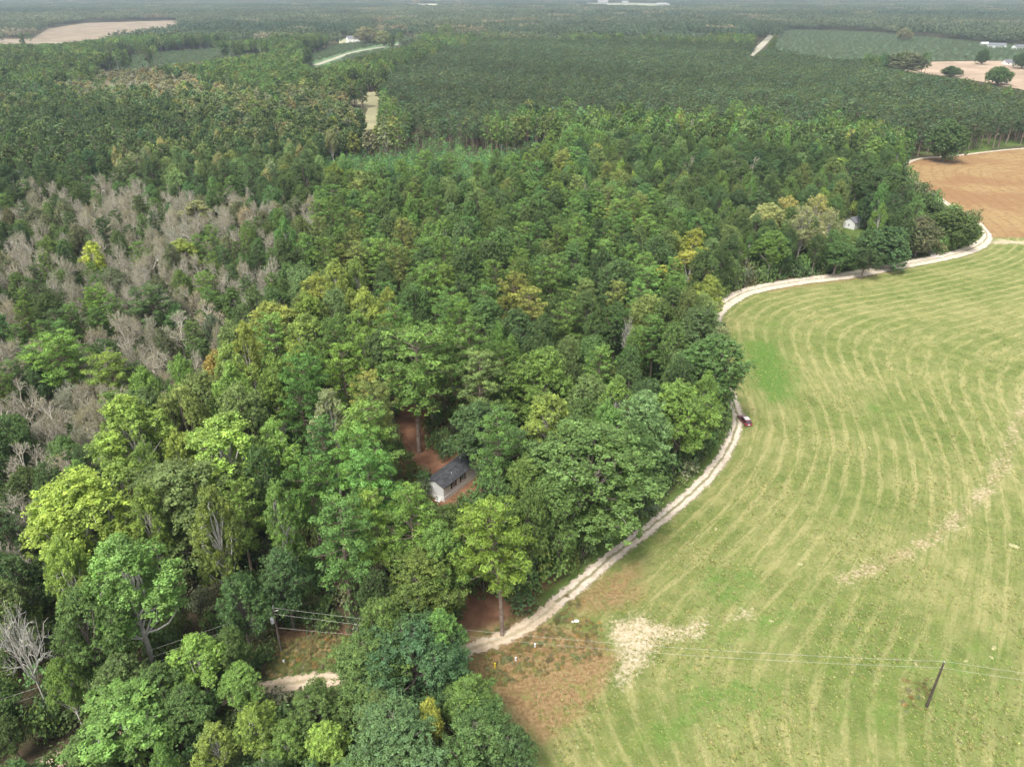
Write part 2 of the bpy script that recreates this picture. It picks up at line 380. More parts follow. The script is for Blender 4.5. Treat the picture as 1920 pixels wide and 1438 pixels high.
# ------------------------------------------------------------------ things
def tag(o, label=None, cat=None, group=None, kind=None):
    if label: o['label'] = label
    if cat: o['category'] = cat
    if group: o['group'] = group
    if kind: o['kind'] = kind
    return o
def obj(name, me, parent=None):
    o = bpy.data.objects.new(name, me); COL.objects.link(o)
    if parent: o.parent = parent
    return o
def empty(name, loc, rz=0.0):
    o = bpy.data.objects.new(name, None); COL.objects.link(o); o.location = loc; o.rotation_euler = (0, 0, rz); o.empty_display_size = 0.5; return o
class MB:
    """collects boxes, prisms, tubes into one mesh"""
    def __init__(s): s.v = []; s.f = []
    def box(s, x0, x1, y0, y1, z0, z1, taper=0.0):
        b = len(s.v); t = taper
        s.v += [(x0, y0, z0), (x1, y0, z0), (x1, y1, z0), (x0, y1, z0), (x0 + t, y0 + t, z1), (x1 - t, y0 + t, z1), (x1 - t, y1 - t, z1), (x0 + t, y1 - t, z1)]
        s.f += [tuple(b + k for k in q) for q in ((3, 2, 1, 0), (4, 5, 6, 7), (0, 1, 5, 4), (1, 2, 6, 5), (2, 3, 7, 6), (3, 0, 4, 7))]; return s
    def poly(s, pts, faces):
        b = len(s.v); s.v += [tuple(p) for p in pts]; s.f += [tuple(b + k for k in q) for q in faces]; return s
    def tube(s, pts, rad, sides=8, cap=True):
        T = Tubes(); T.add(pts, rad, sides); b = len(s.v); s.v += [tuple(p) for p in T.v]; s.f += [tuple(b + k for k in q) for q in T.f4]
        if cap: s.f += [tuple(b + k for k in range(sides))[::-1], tuple(b + (len(pts) - 1) * sides + k for k in range(sides))]
        return s
    def build(s, name, mat, parent=None, smooth=False, bevel=0.0):
        me = bpy.data.meshes.new(name); me.from_pydata([tuple(map(float, p)) for p in s.v], [], s.f); me.update(); me.materials.append(mat)
        if bevel:
            import bmesh
            bm = bmesh.new(); bm.from_mesh(me); bmesh.ops.bevel(bm, geom=[e for e in bm.edges], offset=bevel, segments=2, affect='EDGES'); bm.to_mesh(me); bm.free()
        if smooth: me.polygons.foreach_set('use_smooth', [True] * len(me.polygons))
        return obj(name, me, parent)

# ------------------------------------------------------------------ layout read from the photograph
ROAD_PX = [(1042, 1130), (1080, 1102), (1140, 1050), (1200, 1004), (1262, 955), (1318, 905), (1352, 862), (1372, 825), (1382, 790), (1378, 765),
           (1366, 730), (1352, 690), (1338, 650), (1332, 615), (1340, 588), (1368, 564), (1410, 545), (1500, 528), (1590, 517), (1680, 500), (1760, 485), (1815, 470),
           (1846, 452), (1848, 436), (1825, 412), (1790, 392), (1750, 365), (1715, 345), (1697, 325), (1702, 306), (1735, 297), (1790, 293), (1920, 279), (2200, 262)]
ROAD = catmull([G(*p) for p in ROAD_PX], 6)
ROAD_B = catmull([G(*p) for p in [(1046, 1128), (1010, 1160), (960, 1190), (900, 1212), (820, 1235), (720, 1258), (630, 1272), (540, 1284), (450, 1302), (380, 1325), (300, 1362), (200, 1396), (110, 1428), (20, 1462), (-160, 1530)]], 6)
EDGE = [G(*p) for p in [(1120, 1700), (1030, 1480), (960, 1330), (960, 1240), (1010, 1180)]] + ROAD[2:]
HAY = [G(*p) for p in [(900, 1212), (1010, 1160), (1042, 1130)]] + ROAD[:140] + [G(1850, 446), (420, 290), (420, 30), (5, 30)] + [G(940, 1400), G(880, 1290), G(860, 1230)]
k0 = next(i for i, p in enumerate(ROAD) if PX(p[0], p[1], 0)[0] > 1847 and i > 100)
BROWN = ROAD[k0:] + [(640, 560), (640, 292), (430, 287)]

VIS_OPEN = [  # open ground one can see, in photo pixels
    [(1015, 1438), (985, 1395), (945, 1330), (925, 1270), (905, 1225), (870, 1218), (850, 1200), (858, 1160), (880, 1120), (925, 1105), (940, 1150), (985, 1130), (1000, 1160), (1030, 1110), (1060, 1085), (1150, 1035), (1210, 980), (1240, 955), (1290, 925), (1350, 850), (1372, 800), (1368, 768), (1400, 745),
     (1405, 690), (1390, 640), (1345, 600), (1345, 570), (1365, 545), (1420, 532), (1530, 515), (1640, 497), (1700, 487), (1760, 482), (1800, 470), (1834, 448),
     (1815, 422), (1775, 400), (1735, 372), (1697, 345), (1690, 315), (1700, 300), (1740, 290), (1800, 285), (1920, 272), (2100, 262), (2100, 1438)],
    [(742, 762), (775, 738), (822, 738), (800, 800), (805, 850), (845, 872), (800, 893), (775, 885), (765, 830), (745, 800)],
    [(885, 762), (935, 758), (940, 785), (890, 785)],
    [(795, 893), (838, 862), (880, 862), (900, 890), (890, 930), (850, 965), (825, 950), (800, 925)],
    [(505, 1215), (545, 1185), (680, 1195), (660, 1240), (640, 1290), (525, 1300), (520, 1270)],
    [(1572, 408), (1600, 402), (1630, 408), (1634, 440), (1615, 458), (1586, 456), (1572, 435)],
    [(1655, 435), (1690, 425), (1690, 440), (1665, 446)], [(1690, 470), (1740, 455), (1745, 485), (1690, 492)],
    [(352, 1318), (395, 1312), (400, 1345), (355, 1345)], [(50, 1440), (60, 1415), (105, 1415), (100, 1440)],
    [(25, 1200), (50, 1200), (90, 1420), (62, 1420)],
    [(515, 1170), (532, 1170), (535, 1215), (515, 1215)],
]
FAR_OPEN = {   # visible open ground farther off: outline at ground level, colour
    'sandy_clearing': ([(640, 178), (716, 172), (716, 200), (712, 228), (700, 244), (672, 246), (690, 205), (655, 195)], (0.30, 0.28, 0.16)),
    'bare_field': ([(-60, 70), (60, 74), (90, 55), (160, 44), (330, 39), (336, 52), (240, 68), (100, 84), (-60, 84)], (0.255, 0.205, 0.145)),
    'young_plantation': ([(1440, 92), (1474, 56), (1640, 62), (1790, 76), (1960, 90), (1960, 113), (1640, 116), (1540, 112)], (0.10, 0.15, 0.08)),
    'farm_yard': ([(636, 74), (700, 70), (700, 84), (636, 85)], (.36, .36, .22)),
    'shed_yard': ([(1056, 7), (1180, 6), (1310, 9), (1306, 12), (1220, 13), (1056, 11)], (.28, .29, .20)),
    'ploughed_field': ([(1640, 118), (1960, 114), (1960, 178), (1900, 166), (1840, 154), (1720, 138), (1655, 128)], (0.37, 0.28, 0.20)),
    'meadow': ([(560, 112), (640, 84), (720, 78), (800, 70), (760, 88), (690, 102), (600, 128), (560, 122)], (0.12, 0.19, 0.09)),
    'green_strip': ([(170, 118), (330, 98), (500, 88), (520, 96), (380, 116), (200, 134)], (0.13, 0.20, 0.09)),
    'pale_field': ([(742, 6), (800, 8), (832, 8), (832, 14), (770, 12), (742, 10)], (0.5, 0.48, 0.32)),
    'grass_strip': ([(1050, 26), (1200, 29), (1205, 31), (1050, 29)], (0.4, 0.42, 0.28)),
    'field_strip': ([(1250, 62), (1330, 66), (1330, 70), (1235, 67)], (0.14, 0.21, 0.12)),
}
FAR_ROADS = [[(590, 124), (625, 112), (660, 100), (700, 92), (750, 84)], [(1405, 106), (1422, 92), (1436, 78), (1447, 66), (1452, 60)],
             [(-80, 78), (0, 78), (40, 80), (140, 82), (190, 84)]]
def in_vis(x, y):
    m = np.zeros(np.shape(x), bool)
    for p in VIS_OPEN: m |= inside(p, x, y)
    return m
FAR_POLY = {k: v[0] for k, v in FAR_OPEN.items() if k != 'young_plantation'}
FAR_POLY['road1'] = [(585, 118), (625, 106), (660, 96), (700, 87), (750, 79), (752, 88), (700, 97), (660, 105), (625, 118), (590, 130)]
FAR_POLY['road2'] = [(1400, 104), (1418, 90), (1434, 74), (1448, 58), (1458, 60), (1440, 86), (1425, 100), (1412, 112)]
def in_far(x, y):
    m = np.zeros(np.shape(x), bool)
    for p in FAR_POLY.values(): m |= inside(p, x, y)
    return m

# palettes: name -> (linear colour, words)
PAL = {
    'pine': ((0.150, 0.265, 0.066), 'mid green'), 'pine_d': ((0.098, 0.165, 0.060), 'dark green'), 'pine_b': ((0.165, 0.310, 0.066), 'bright green'),
    'pine_y': ((0.250, 0.300, 0.090), 'olive green'), 'oak': ((0.135, 0.230, 0.068), 'green'), 'oak_d': ((0.092, 0.155, 0.057), 'deep green'),
    'oak_l': ((0.220, 0.300, 0.105), 'soft green'), 'pop': ((0.300, 0.440, 0.088), 'bright yellow-green'), 'pop_g': ((0.215, 0.370, 0.085), 'fresh green'),
    'yel': ((0.50, 0.53, 0.115), 'golden yellow'), 'yg': ((0.36, 0.43, 0.090), 'yellow-green'), 'orange': ((0.42, 0.31, 0.09), 'orange-tinged'),
    'tan': ((0.36, 0.33, 0.20), 'pale tan'), 'grey': ((0.36, 0.34, 0.245), 'grey-brown'), 'greyg': ((0.22, 0.225, 0.135), 'grey-green'),
    'lemon': ((0.55, 0.68, 0.12), 'lemon yellow'), 'pale': ((0.38, 0.40, 0.20), 'pale green'), 'plant': ((0.100, 0.158, 0.074), 'dull green'),
    'gold': ((.48, .46, .17), 'pale golden'), 'teal': ((0.125, 0.290, 0.100), 'blue-green'),
}
# zones in photo pixels at crown level; the last that contains a tree wins: weights of (kind, palette), spacing, height range
Z = []
def zone(poly, mix, sp, hr): Z.append((poly, mix, sp, hr))
ALL = [(-900, -400), (2900, -400), (2900, 2600), (-900, 2600)]
zone(ALL, [('pine', 'pine', 5), ('pine', 'pine_y', 1), ('oak', 'oak', 3), ('oak', 'oak_d', 1.5), ('oak', 'oak_l', 1.2), ('poplar', 'pop_g', .5)], 6.6, (19, 25))
zone([(-900, 330), (250, 300), (520, 325), (615, 400), (590, 520), (480, 600), (450, 690), (330, 740), (215, 860), (130, 930), (60, 1120), (-900, 1500)],
     [('bare', 'grey', 5.4), ('bare', 'greyg', 1.8), ('pine', 'pine_d', 1.2), ('pine', 'pine', 2.0), ('oak', 'oak', 1.4), ('oak', 'oak_d', .8), ('oak', 'greyg', .8), ('oak', 'oak_l', .5)], 5.6, (13, 18))
zone([(-900, 150), (300, 170), (420, 240), (640, 300), (600, 350), (300, 330), (-900, 420)], [('pine', 'pine_d', 4), ('oak', 'oak_d', 3), ('oak', 'oak', 1), ('oak', 'oak_l', 1), ('poplar', 'pale', .5)], 6.5, (17, 22))
zone([(230, 250), (360, 230), (620, 240), (640, 330), (420, 340), (240, 330)], [('oak', 'oak_l', 3), ('oak', 'oak_d', 3), ('poplar', 'pale', 1.3), ('pine', 'pine_d', 2)], 6.5, (16, 21))
zone([(100, 150), (250, 130), (400, 140), (370, 175), (180, 185), (120, 175)], [('oak', 'tan', 3), ('bare', 'tan', 2), ('oak', 'oak_l', 1)], 7, (15, 19))
zone([(330, 165), (560, 165), (700, 180), (700, 250), (600, 270), (360, 240)], [('poplar', 'pale', 3), ('oak', 'oak_l', 2.2), ('oak', 'oak_d', 1.4), ('oak', 'tan', .8), ('poplar', 'pop', .5)], 6.6, (16, 21))
zone([(600, 285), (690, 250), (860, 235), (960, 240), (1040, 260), (1010, 310), (900, 335), (700, 345), (600, 330)], [('young', 'teal', 7), ('young', 'pop_g', 1), ('oak', 'oak_l', .25)], 2.9, (5, 8))
zone([(715, 240), (730, 130), (900, 70), (1300, 78), (1560, 100), (1700, 130), (1960, 190), (1960, 268), (1700, 262), (1500, 240), (1250, 232), (1000, 222), (860, 236)],
     [('pine', 'plant', 8), ('pine', 'pine_d', .8)], 4.4, (15, 18))
zone([(1150, 270), (1450, 250), (1700, 285), (1700, 440), (1350, 440), (1150, 400)], [('oak', 'oak_d', 3), ('oak', 'oak', 2), ('poplar', 'pop_g', 1), ('pine', 'pine_d', 1.4), ('oak', 'oak_l', 1), ('bare', 'grey', .3)], 7, (17, 23))
zone([(1330, 400), (1580, 420), (1700, 450), (1800, 470), (1500, 520), (1360, 540)], [('oak', 'oak_d', 3), ('oak', 'oak', 2), ('poplar', 'pop_g', 1.5), ('oak', 'oak_l', 1)], 5.4, (13, 19))
zone([(195, 775), (360, 705), (470, 690), (560, 760), (520, 860), (470, 930), (440, 1050), (330, 1200), (60, 1110), (70, 980)],
     [('poplar', 'pop', 3), ('poplar', 'pop_g', 2), ('poplar', 'yg', 1.4), ('oak', 'oak_l', 1)], 8.0, (22, 27))
zone([(450, 560), (620, 540), (760, 600), (730, 700), (640, 760), (500, 720)], [('poplar', 'yg', 2), ('pine', 'pine', 1), ('oak', 'oak_l', 2), ('oak', 'oak', 2), ('poplar', 'pop', 1)], 7.4, (20, 25))
zone([(640, 660), (920, 640), (960, 800), (900, 960), (840, 1060), (560, 1080), (560, 850)], [('pine', 'pine', 4), ('pine', 'pine_b', 3), ('oak', 'oak_d', 1.2), ('pine', 'pine_y', .7)], 7.6, (22, 27))
zone([(940, 620), (1400, 600), (1410, 760), (1340, 860), (1200, 1000), (960, 1000)], [('oak', 'oak', 3), ('oak', 'oak_d', 3), ('oak', 'oak_l', 1.6), ('poplar', 'pop_g', 1.3), ('pine', 'pine', .7), ('poplar', 'pale', .4)], 7.2, (18, 23))
zone([(450, 1020), (830, 1020), (860, 1180), (480, 1190)], [('oak', 'oak_d', 4), ('oak', 'oak', 2), ('poplar', 'pop_g', .6)], 5.8, (12, 19))
zone([(-600, 1130), (330, 1200), (620, 1290), (960, 1330), (1010, 1700), (-900, 2000)], [('poplar', 'pop', 1.6), ('poplar', 'pop_g', 2), ('oak', 'oak', 2.5), ('oak', 'oak_l', 1), ('oak', 'oak_d', 1.4), ('poplar', 'yg', .6)], 5.6, (9, 14))
zone([(-600, 1180), (60, 1180), (190, 1290), (200, 1400), (-600, 1600)], [('oak', 'oak_d', 2), ('oak', 'oak', 2), ('poplar', 'pop_g', .8)], 5.6, (8, 13))
# individually read trees: crown centre px, crown width px, kind, palette, height, label
HERO = [
 (160, 990, 190, 'poplar', 'pop', 25, 'big bright yellow-green broad tree bordering the grey dead trees, bottom left'),
 (242, 1100, 165, 'poplar', 'pop_g', 26, 'tall fresh green tree with a long pale trunk leaning over the lower left'),
 (430, 865, 165, 'poplar', 'pop', 26, 'broad yellow-green tree with an orange-tinged side, left of the blue-green pines'),
 (255, 835, 160, 'poplar', 'pop', 26, 'bright green clump-crowned tree at the foot of the grey bare stand'),
 (350, 960, 190, 'oak', 'oak_l', 23, 'pale soft-green spreading tree behind the tall tree with the long pale trunk'),
 (342, 870, 60, 'poplar', 'yg', 20, 'small orange-tinged tree squeezed between two bright green crowns'),
 (522, 745, 80, 'poplar', 'pop', 25, 'slender bright lime tree standing alone above darker crowns'),
 (445, 765, 80, 'poplar', 'pop', 26, 'narrow bright green tree directly above the broad yellow-green one'),
 (352, 735, 60, 'poplar', 'pop_g', 23, 'small pointed green tree at the tip of the bright foreground group'),
 (415, 715, 60, 'oak', 'orange', 18, 'yellow and orange low tree left of the slender lime tree'),
 (622, 805, 75, 'poplar', 'pale', 25, 'pale light-green tree rising from a dark pine left of the red clearing'),
 (530, 985, 66, 'poplar', 'pop', 24, 'small bright green tree with a visible pale stem below the round pine'),
 (372, 1240, 100, 'poplar', 'pop', 12, 'bright lime young tree beside the hidden track, left of the utility pole'),
 (235, 1350, 190, 'poplar', 'pop_g', 12, 'round fresh green bushy tree at the bottom edge above the wires'),
 (125, 1290, 60, 'poplar', 'pop_g', 14, 'small fresh green tree right of the tall bare white tree'),
 (405, 1400, 80, 'poplar', 'yg', 11, 'yellow-green young tree at the bottom edge, left of centre'),
 (480, 1370, 80, 'poplar', 'pop', 12, 'bright green young tree just below the short stretch of white track'),
 (440, 1225, 60, 'oak', 'oak', 12, 'small green tree immediately left of the utility pole'),
 (300, 1300, 90, 'oak', 'oak', 11, 'green bushy oak hiding the track left of the bright lime young tree'),
 (350, 1335, 90, 'oak', 'oak', 10, 'green oak over the hidden track right of the big bushy tree'),
 (455, 1290, 80, 'poplar', 'pop_g', 10, 'fresh green low tree at the left end of the short white stretch'),
 (180, 1395, 90, 'oak', 'oak', 9, 'dark low oak beside the wires at the lower left corner'),
 (615, 1400, 80, 'poplar', 'pop', 10, 'low bright green tree at the bottom between two darker ones'),
 (540, 1395, 80, 'poplar', 'pop_g', 10, 'low fresh green tree at the bottom edge, right of the yellow-green pair'),
 (1030, 790, 100, 'poplar', 'yg', 19, 'half-bare yellow-green tree with pale branches above the huge round oak'),
 (520, 625, 120, 'poplar', 'yel', 24, 'golden yellow tree, the largest yellow crown, left centre of the woods'),
 (575, 650, 90, 'poplar', 'yg', 24, 'yellow-green tree against the right flank of the golden yellow one'),
 (595, 572, 80, 'poplar', 'yg', 24, 'yellow-green tree standing up behind the golden yellow one'),
 (690, 605, 75, 'poplar', 'yg', 24, 'bright yellow-green slim tree in the middle of the pines'),
 (690, 668, 60, 'poplar', 'pop', 22, 'narrow lime tree pressed against the tall pine above the red clearing'),
 (177, 487, 46, 'poplar', 'lemon', 18, 'lone lemon yellow tree among the grey bare trees'),
 (345, 482, 70, 'poplar', 'yg', 16, 'yellow-green tree right of the lone lemon yellow tree'),
 (372, 402, 56, 'poplar', 'pale', 16, 'pale green rounded tree at the top of the grey bare stand'),
 (112, 668, 110, 'pine', 'pine_b', 21, 'big rounded bright green pine alone in the grey bare trees'),
 (215, 705, 90, 'pine', 'pine', 19, 'mid green flat-topped pine right of the big rounded pine'),
 (180, 570, 55, 'pine', 'pine_b', 17, 'small bright pine directly below the lemon yellow tree'),
 (290, 572, 90, 'pine', 'pine_d', 19, 'dark umbrella-shaped pine in the grey bare stand'),
 (775, 690, 150, 'pine', 'pine', 28, 'tallest pine, its bare pale trunk rising from the red clearing'),
 (885, 665, 90, 'pine', 'pine', 27, 'tall full pine right of the one with the bare trunk'),
 (898, 720, 85, 'pine', 'pine_y', 23, 'olive-tipped pine at the upper right corner of the red clearing'),
 (690, 825, 115, 'pine', 'pine', 24, 'broad green pine at the left side of the red clearing'),
 (585, 925, 100, 'pine', 'pine_b', 23, 'round blue-green pine left of the mobile home'),
 (700, 990, 80, 'pine', 'pop_g', 22, 'yellow-green pine in front of the mobile home, left'),
 (700, 918, 120, 'pine', 'pine_b', 25, 'dense bright pine touching the left end of the mobile home'),
 (772, 988, 100, 'pine', 'pine_b', 23, 'bright pine hiding the near corner of the mobile home'),
 (640, 1010, 120, 'pine', 'pine', 23, 'mid green pine below the round blue-green pine'),
 (940, 1020, 150, 'pine', 'pine_b', 25, 'large domed bright pine beside the track, below the mobile home'),
 (828, 1055, 100, 'poplar', 'pop_g', 20, 'yellow-green leafy tree left of the large domed pine'),
 (800, 1110, 140, 'oak', 'oak', 17, 'green oak with pale exposed limbs beside the red ground'),
 (1095, 890, 250, 'oak', 'oak', 24, 'huge round dark green oak beside the white track'),
 (990, 930, 90, 'oak', 'oak', 20, 'green oak crown left shoulder of the huge round oak'),
 (900, 822, 120, 'oak', 'oak_d', 18, 'dark oak overhanging the far end of the mobile home'),
 (968, 872, 105, 'oak', 'oak_d', 18, 'dark oak between the mobile home and the huge round oak'),
 (1015, 730, 130, 'oak', 'pop_g', 23, 'vivid green round oak above the half-bare yellow-green tree'),
 (1200, 815, 120, 'oak', 'oak_l', 22, 'soft green tree with pale twigs up the track from the huge oak'),
 (1270, 790, 110, 'oak', 'pop_g', 21, 'fresh green oak bulging toward the parked red car'),
 (1340, 700, 120, 'oak', 'oak', 23, 'outermost oak where the woods bulge into the hay field'),
 (1310, 640, 100, 'oak', 'oak_l', 22, 'soft green oak behind the outermost bulge of the woods'),
 (780, 1240, 200, 'oak', 'oak_d', 15, 'wide dark oak over the track right of the utility pole'),
 (690, 1260, 140, 'oak', 'oak', 14, 'green oak covering the track end beside the utility wires'),
 (830, 1200, 80, 'poplar', 'pop_g', 15, 'fresh green spiky crown topping the wide dark oak'),
 (880, 1320, 110, 'poplar', 'pop_g', 13, 'lime-green tree at the bottom, against the brown grass'),
 (740, 1400, 180, 'oak', 'oak_l', 14, 'soft green oak with pale twigs in the bottom centre'),
 (900, 1400, 150, 'oak', 'oak', 13, 'green oak at the bottom edge beside the brown grass'),
 (950, 1420, 100, 'oak', 'oak_d', 12, 'dark oak at the bottom, last before the hay field'),
 (590, 1340, 100, 'oak', 'oak', 11, 'round green oak just below the short white stretch of track'),
 (1290, 515, 90, 'poplar', 'yel', 21, 'golden tree at the point where the white track leaves the woods'),
 (1325, 560, 70, 'poplar', 'yg', 18, 'yellow-green tree just above the first sight of the white bend'),
 (1265, 560, 60, 'poplar', 'pop_g', 20, 'fresh green tree left of the yellow pair at the white bend'),
 (1440, 420, 70, 'poplar', 'gold', 20, 'pale golden tree left of the bare-stemmed cream trees'),
 (1505, 430, 60, 'mossy', 'pale', 22, 'cream-leaved tree with visible pale stems above the white track'),
 (1550, 430, 50, 'mossy', 'pale', 21, 'thin cream tree with a forked white stem by the small white house'),
 (1447, 468, 64, 'poplar', 'pop_g', 17, 'fresh green tree with white stems at the edge of the white track'),
 (1185, 430, 30, 'poplar', 'yel', 17, 'tiny golden crown poking out of dark trees, upper centre'),
 (1240, 435, 40, 'poplar', 'yel', 18, 'small golden crown right of the tiny golden one'),
 (1185, 345, 24, 'poplar', 'lemon', 15, 'small lemon crown high in the dark woods'),
 (1625, 250, 36, 'poplar', 'pop', 18, 'bright lime crown at the edge of the pine plantation'),
 (1560, 265, 80, 'oak', 'oak_l', 19, 'large soft green oak in front of the pine plantation'),
 (1570, 330, 85, 'oak', 'pop_g', 20, 'fresh green rounded tree above the small white house'),
 (1660, 265, 60, 'oak', 'oak_l', 18, 'soft green tree left of the lone black-green oak'),
 (1665, 310, 60, 'oak', 'oak_d', 17, 'dark tree where the white track turns round the woods'),
 (1655, 355, 80, 'oak', 'oak_d', 20, 'dark tree behind the small white house'),
 (1645, 396, 60, 'live', 'oak_d', 16, 'dark tree overhanging the right of the small white house'),
 (1775, 268, 66, 'live', 'oak_d', 21, 'lone black-green oak standing at the corner of the brown field'),
 (1728, 388, 56, 'live', 'oak_d', 10, 'low wide dark oak between the white track and the yard'),
 (1785, 432, 85, 'live', 'oak_d', 14, 'dark round oak inside the bend of the white track'),
 (1725, 445, 70, 'live', 'greyg', 14, 'grey-green mossy oak left of the dark one in the bend'),
 (1655, 465, 100, 'live', 'oak_d', 13, 'wide dark oak with mossy pale limbs above the white track'),
 (1622, 488, 46, 'oak', 'oak_d', 11, 'dark low oak just below the small white house'),
 (1570, 480, 60, 'oak', 'oak', 12, 'green low tree at the track below the cream trees'),
 (1705, 70 + 0, 0, '', '', 0, ''),
 (62, 868, 110, 'bare', 'grey', 15, 'pale bare tree left of the bright group, level with the mobile home'),
 (128, 885, 90, 'bare', 'grey', 15, 'grey bare tree touching the top of the big bright bottom-left tree'),
 (38, 965, 110, 'bare', 'grey', 14, 'grey bare tree at the left edge beside the big bright tree'),
 (18, 1050, 90, 'bare', 'greyg', 13, 'dull bare tree at the left edge above the tall bare white one'),
 (100, 790, 90, 'bare', 'grey', 15, 'grey bare tree under the big rounded lone pine'),
 (25, 705, 80, 'bare', 'grey', 15, 'grey bare tree at the left edge beside the big rounded lone pine'),
 (20, 570, 90, 'bare', 'grey', 15, 'whitish bare tree at the left edge below the lemon yellow tree'),
 (335, 625, 90, 'bare', 'grey', 15, 'grey bare tree right of the dark umbrella-shaped pine'),
 (300, 690, 80, 'bare', 'grey', 15, 'grey bare tree left of the small pointed green tree'),
 (390, 600, 80, 'bare', 'grey', 15, 'grey bare tree left of the golden yellow tree'),
 (130, 740, 80, 'bare', 'grey', 14, 'spreading grey bare crown right under the big rounded lone pine'),
 (1300, 470, 60, 'poplar', 'yg', 21, 'yellow-green tree directly behind the golden tree at the white bend'),
 (1262, 480, 46, 'poplar', 'yel', 21, 'small golden tree left of the golden one at the white bend'),
 (1300, 585, 80, 'poplar', 'yg', 17, 'yellow-green tree in front of the golden one, touching the white bend'),
 (1475, 405, 50, 'poplar', 'gold', 20, 'pale golden tree between the left one and the cream-leaved trees'),
 (1530, 405, 46, 'mossy', 'gold', 22, 'cream-gold tree, the middle of the pale-stemmed group'),
 (575, 440, 26, 'dead', 'grey', 20, 'thin white dead snag standing up from the woods'),
 (42, 1215, 125, 'dead', 'grey', 26, 'tall bare white tree at the lower left edge'),
 (1175, 640, 36, 'dead', 'grey', 22, 'pale dead treetop in the green woods, right of centre'),
]
HERO = [h for h in HERO if h[2]]
KV = {'pine': V_PINE, 'oak': V_OAK, 'poplar': V_POP, 'bare': V_BARE, 'dead': V_DEAD, 'mossy': V_MOSS, 'live': V_LIVE}
CZ = {'pine': .74, 'oak': .62, 'poplar': .68, 'bare': .68, 'young': .5, 'dead': .6, 'mossy': .66, 'live': .52}
NAME = {'pine': 'pine_tree', 'oak': 'oak_tree', 'poplar': 'poplar_tree', 'bare': 'bare_tree', 'dead': 'bare_tree', 'mossy': 'poplar_tree', 'live': 'oak_tree'}
CATN = {'pine': 'pine tree', 'oak': 'oak tree', 'poplar': 'poplar tree', 'bare': 'bare tree', 'dead': 'bare tree', 'mossy': 'poplar tree', 'live': 'oak tree'}
trees = []     # dict per individual tree
def add_tree(x, y, kind, pal, H, R, label=None, vi=None, tilt=None):
    trees.append(dict(x=x, y=y, kind=kind, pal=pal, H=H, R=R, label=label, vi=vi, tilt=tilt))
for (cx, cyp, w, kind, pal, H, lab) in HERO:
    zc = CZ[kind] * H; x, y = G(cx, cyp, zc)
    dist = y * CT + (CAM_H - zc) * ST
    add_tree(x, y, kind, pal, H, w / F_PX * dist / 2, lab, vi=(1 if kind == 'mossy' else 1 if lab.startswith('thin white') else 0 if kind == 'dead' else None))
NH = len(trees)

def zone_of(px, py):
    z = np.zeros(px.shape, int)
    k = np.clip(py / 500, .1, 1); px = px + k * (26 * np.sin(py * .041 + 1) + 18 * np.sin(px * .057 + py * .03) + 30 * np.sin(px * 3.7 + py * 2.3)); py = py + k * (18 * np.sin(px * .033) + 12 * np.sin(px * .09 + 2) + 22 * np.sin(px * 2.9 - py * 4.1))
    for i, (poly, *_r) in enumerate(Z):
        if i: z[inside(poly, px, py)] = i
    return z
def blocked(x, y, H, R):
    """crown or foot over ground that the photograph shows open"""
    m = np.zeros(x.shape, bool)
    bx, by = PX(x, y, 0); m |= in_vis(bx, by) | in_far(bx, by)
    for fx in (-.75, 0, .75):
        for fz in (.4, .62, .85, .97):
            k = 1.0 if fz < .8 else .6
            a, b = PX(x + fx * R * k, y, H * fz); m |= in_vis(a, b); m |= in_far(a, b) & (abs(fx) < .1) & (fz > .5)
    m |= inside(HAY, x, y) | inside(BROWN, x, y)
    d, _ = seg_dist(ROAD, x, y); m |= d < 3.0 + R * .25
    d, _ = seg_dist(ROAD_B, x, y); m |= d < 1.8
    m |= (np.hypot(x - 2, y - 131) < 9)
    return m

# ---- near fill: dart throwing, then the 300 nearest of each kind become individual things
FILL = []
cell = 4.0; gridh = {}
def near_ok(x, y, s):
    cx, cy_ = int(x // cell), int(y // cell); k = int(s // cell) + 1
    for i in range(cx - k, cx + k + 1):
        for j in range(cy_ - k, cy_ + k + 1):
            for (a, b, t) in gridh.get((i, j), ()):
                if (a - x) ** 2 + (b - y) ** 2 < (max(s, t) if t > 0 else 0) ** 2 * 0.92: return False
    return True
for t in trees: gridh.setdefault((int(t['x'] // cell), int(t['y'] // cell)), []).append((t['x'], t['y'], max(3.8, min(5.6, t['R'] * .75))))
YMAX = 430.0
N0 = 90000
cy0 = np.sqrt(rng.uniform(40.0 ** 2, YMAX ** 2, N0)); cx0 = rng.uniform(-1, 1, N0) * (cy0 * 0.78 + 38)
pz = PX(cx0, cy0, 14.0); zi = zone_of(*pz); uu = rng.random((N0, 5))
Hs = np.array([Z[k][3][0] for k in zi]) + uu[:, 0] * np.array([Z[k][3][1] - Z[k][3][0] for k in zi])
kinds = np.empty(N0, object); pals = np.empty(N0, object)
for k in range(len(Z)):
    w = np.array([m[2] for m in Z[k][1]], float); w /= w.sum(); sel = np.where(zi == k)[0]
    # clump kinds a little with a smooth random field so that groups of one kind form
    fld = 0.5 + 0.28 * np.sin(cx0[sel] * .043 + 1.3 * k) * np.cos(cy0[sel] * .037 - k) + 0.22 * np.sin(cx0[sel] * .11 + cy0[sel] * .093 + k)
    q = (uu[sel, 1] * 0.72 + fld * 0.28) ; q = np.argsort(np.argsort(q)) / max(1, len(q))
    c = np.searchsorted(np.cumsum(w), q * 0.99999)
    for s, ci in zip(sel, c): kinds[s] = Z[k][1][ci][0]; pals[s] = Z[k][1][ci][1]
RR = {'pine': (3.2, 4.9), 'oak': (3.2, 5.4), 'poplar': (2.6, 4.2), 'bare': (4.2, 6.2), 'young': (1.2, 1.9)}
Rs = np.array([RR[k][0] + u * (RR[k][1] - RR[k][0]) for k, u in zip(kinds, uu[:, 2])])
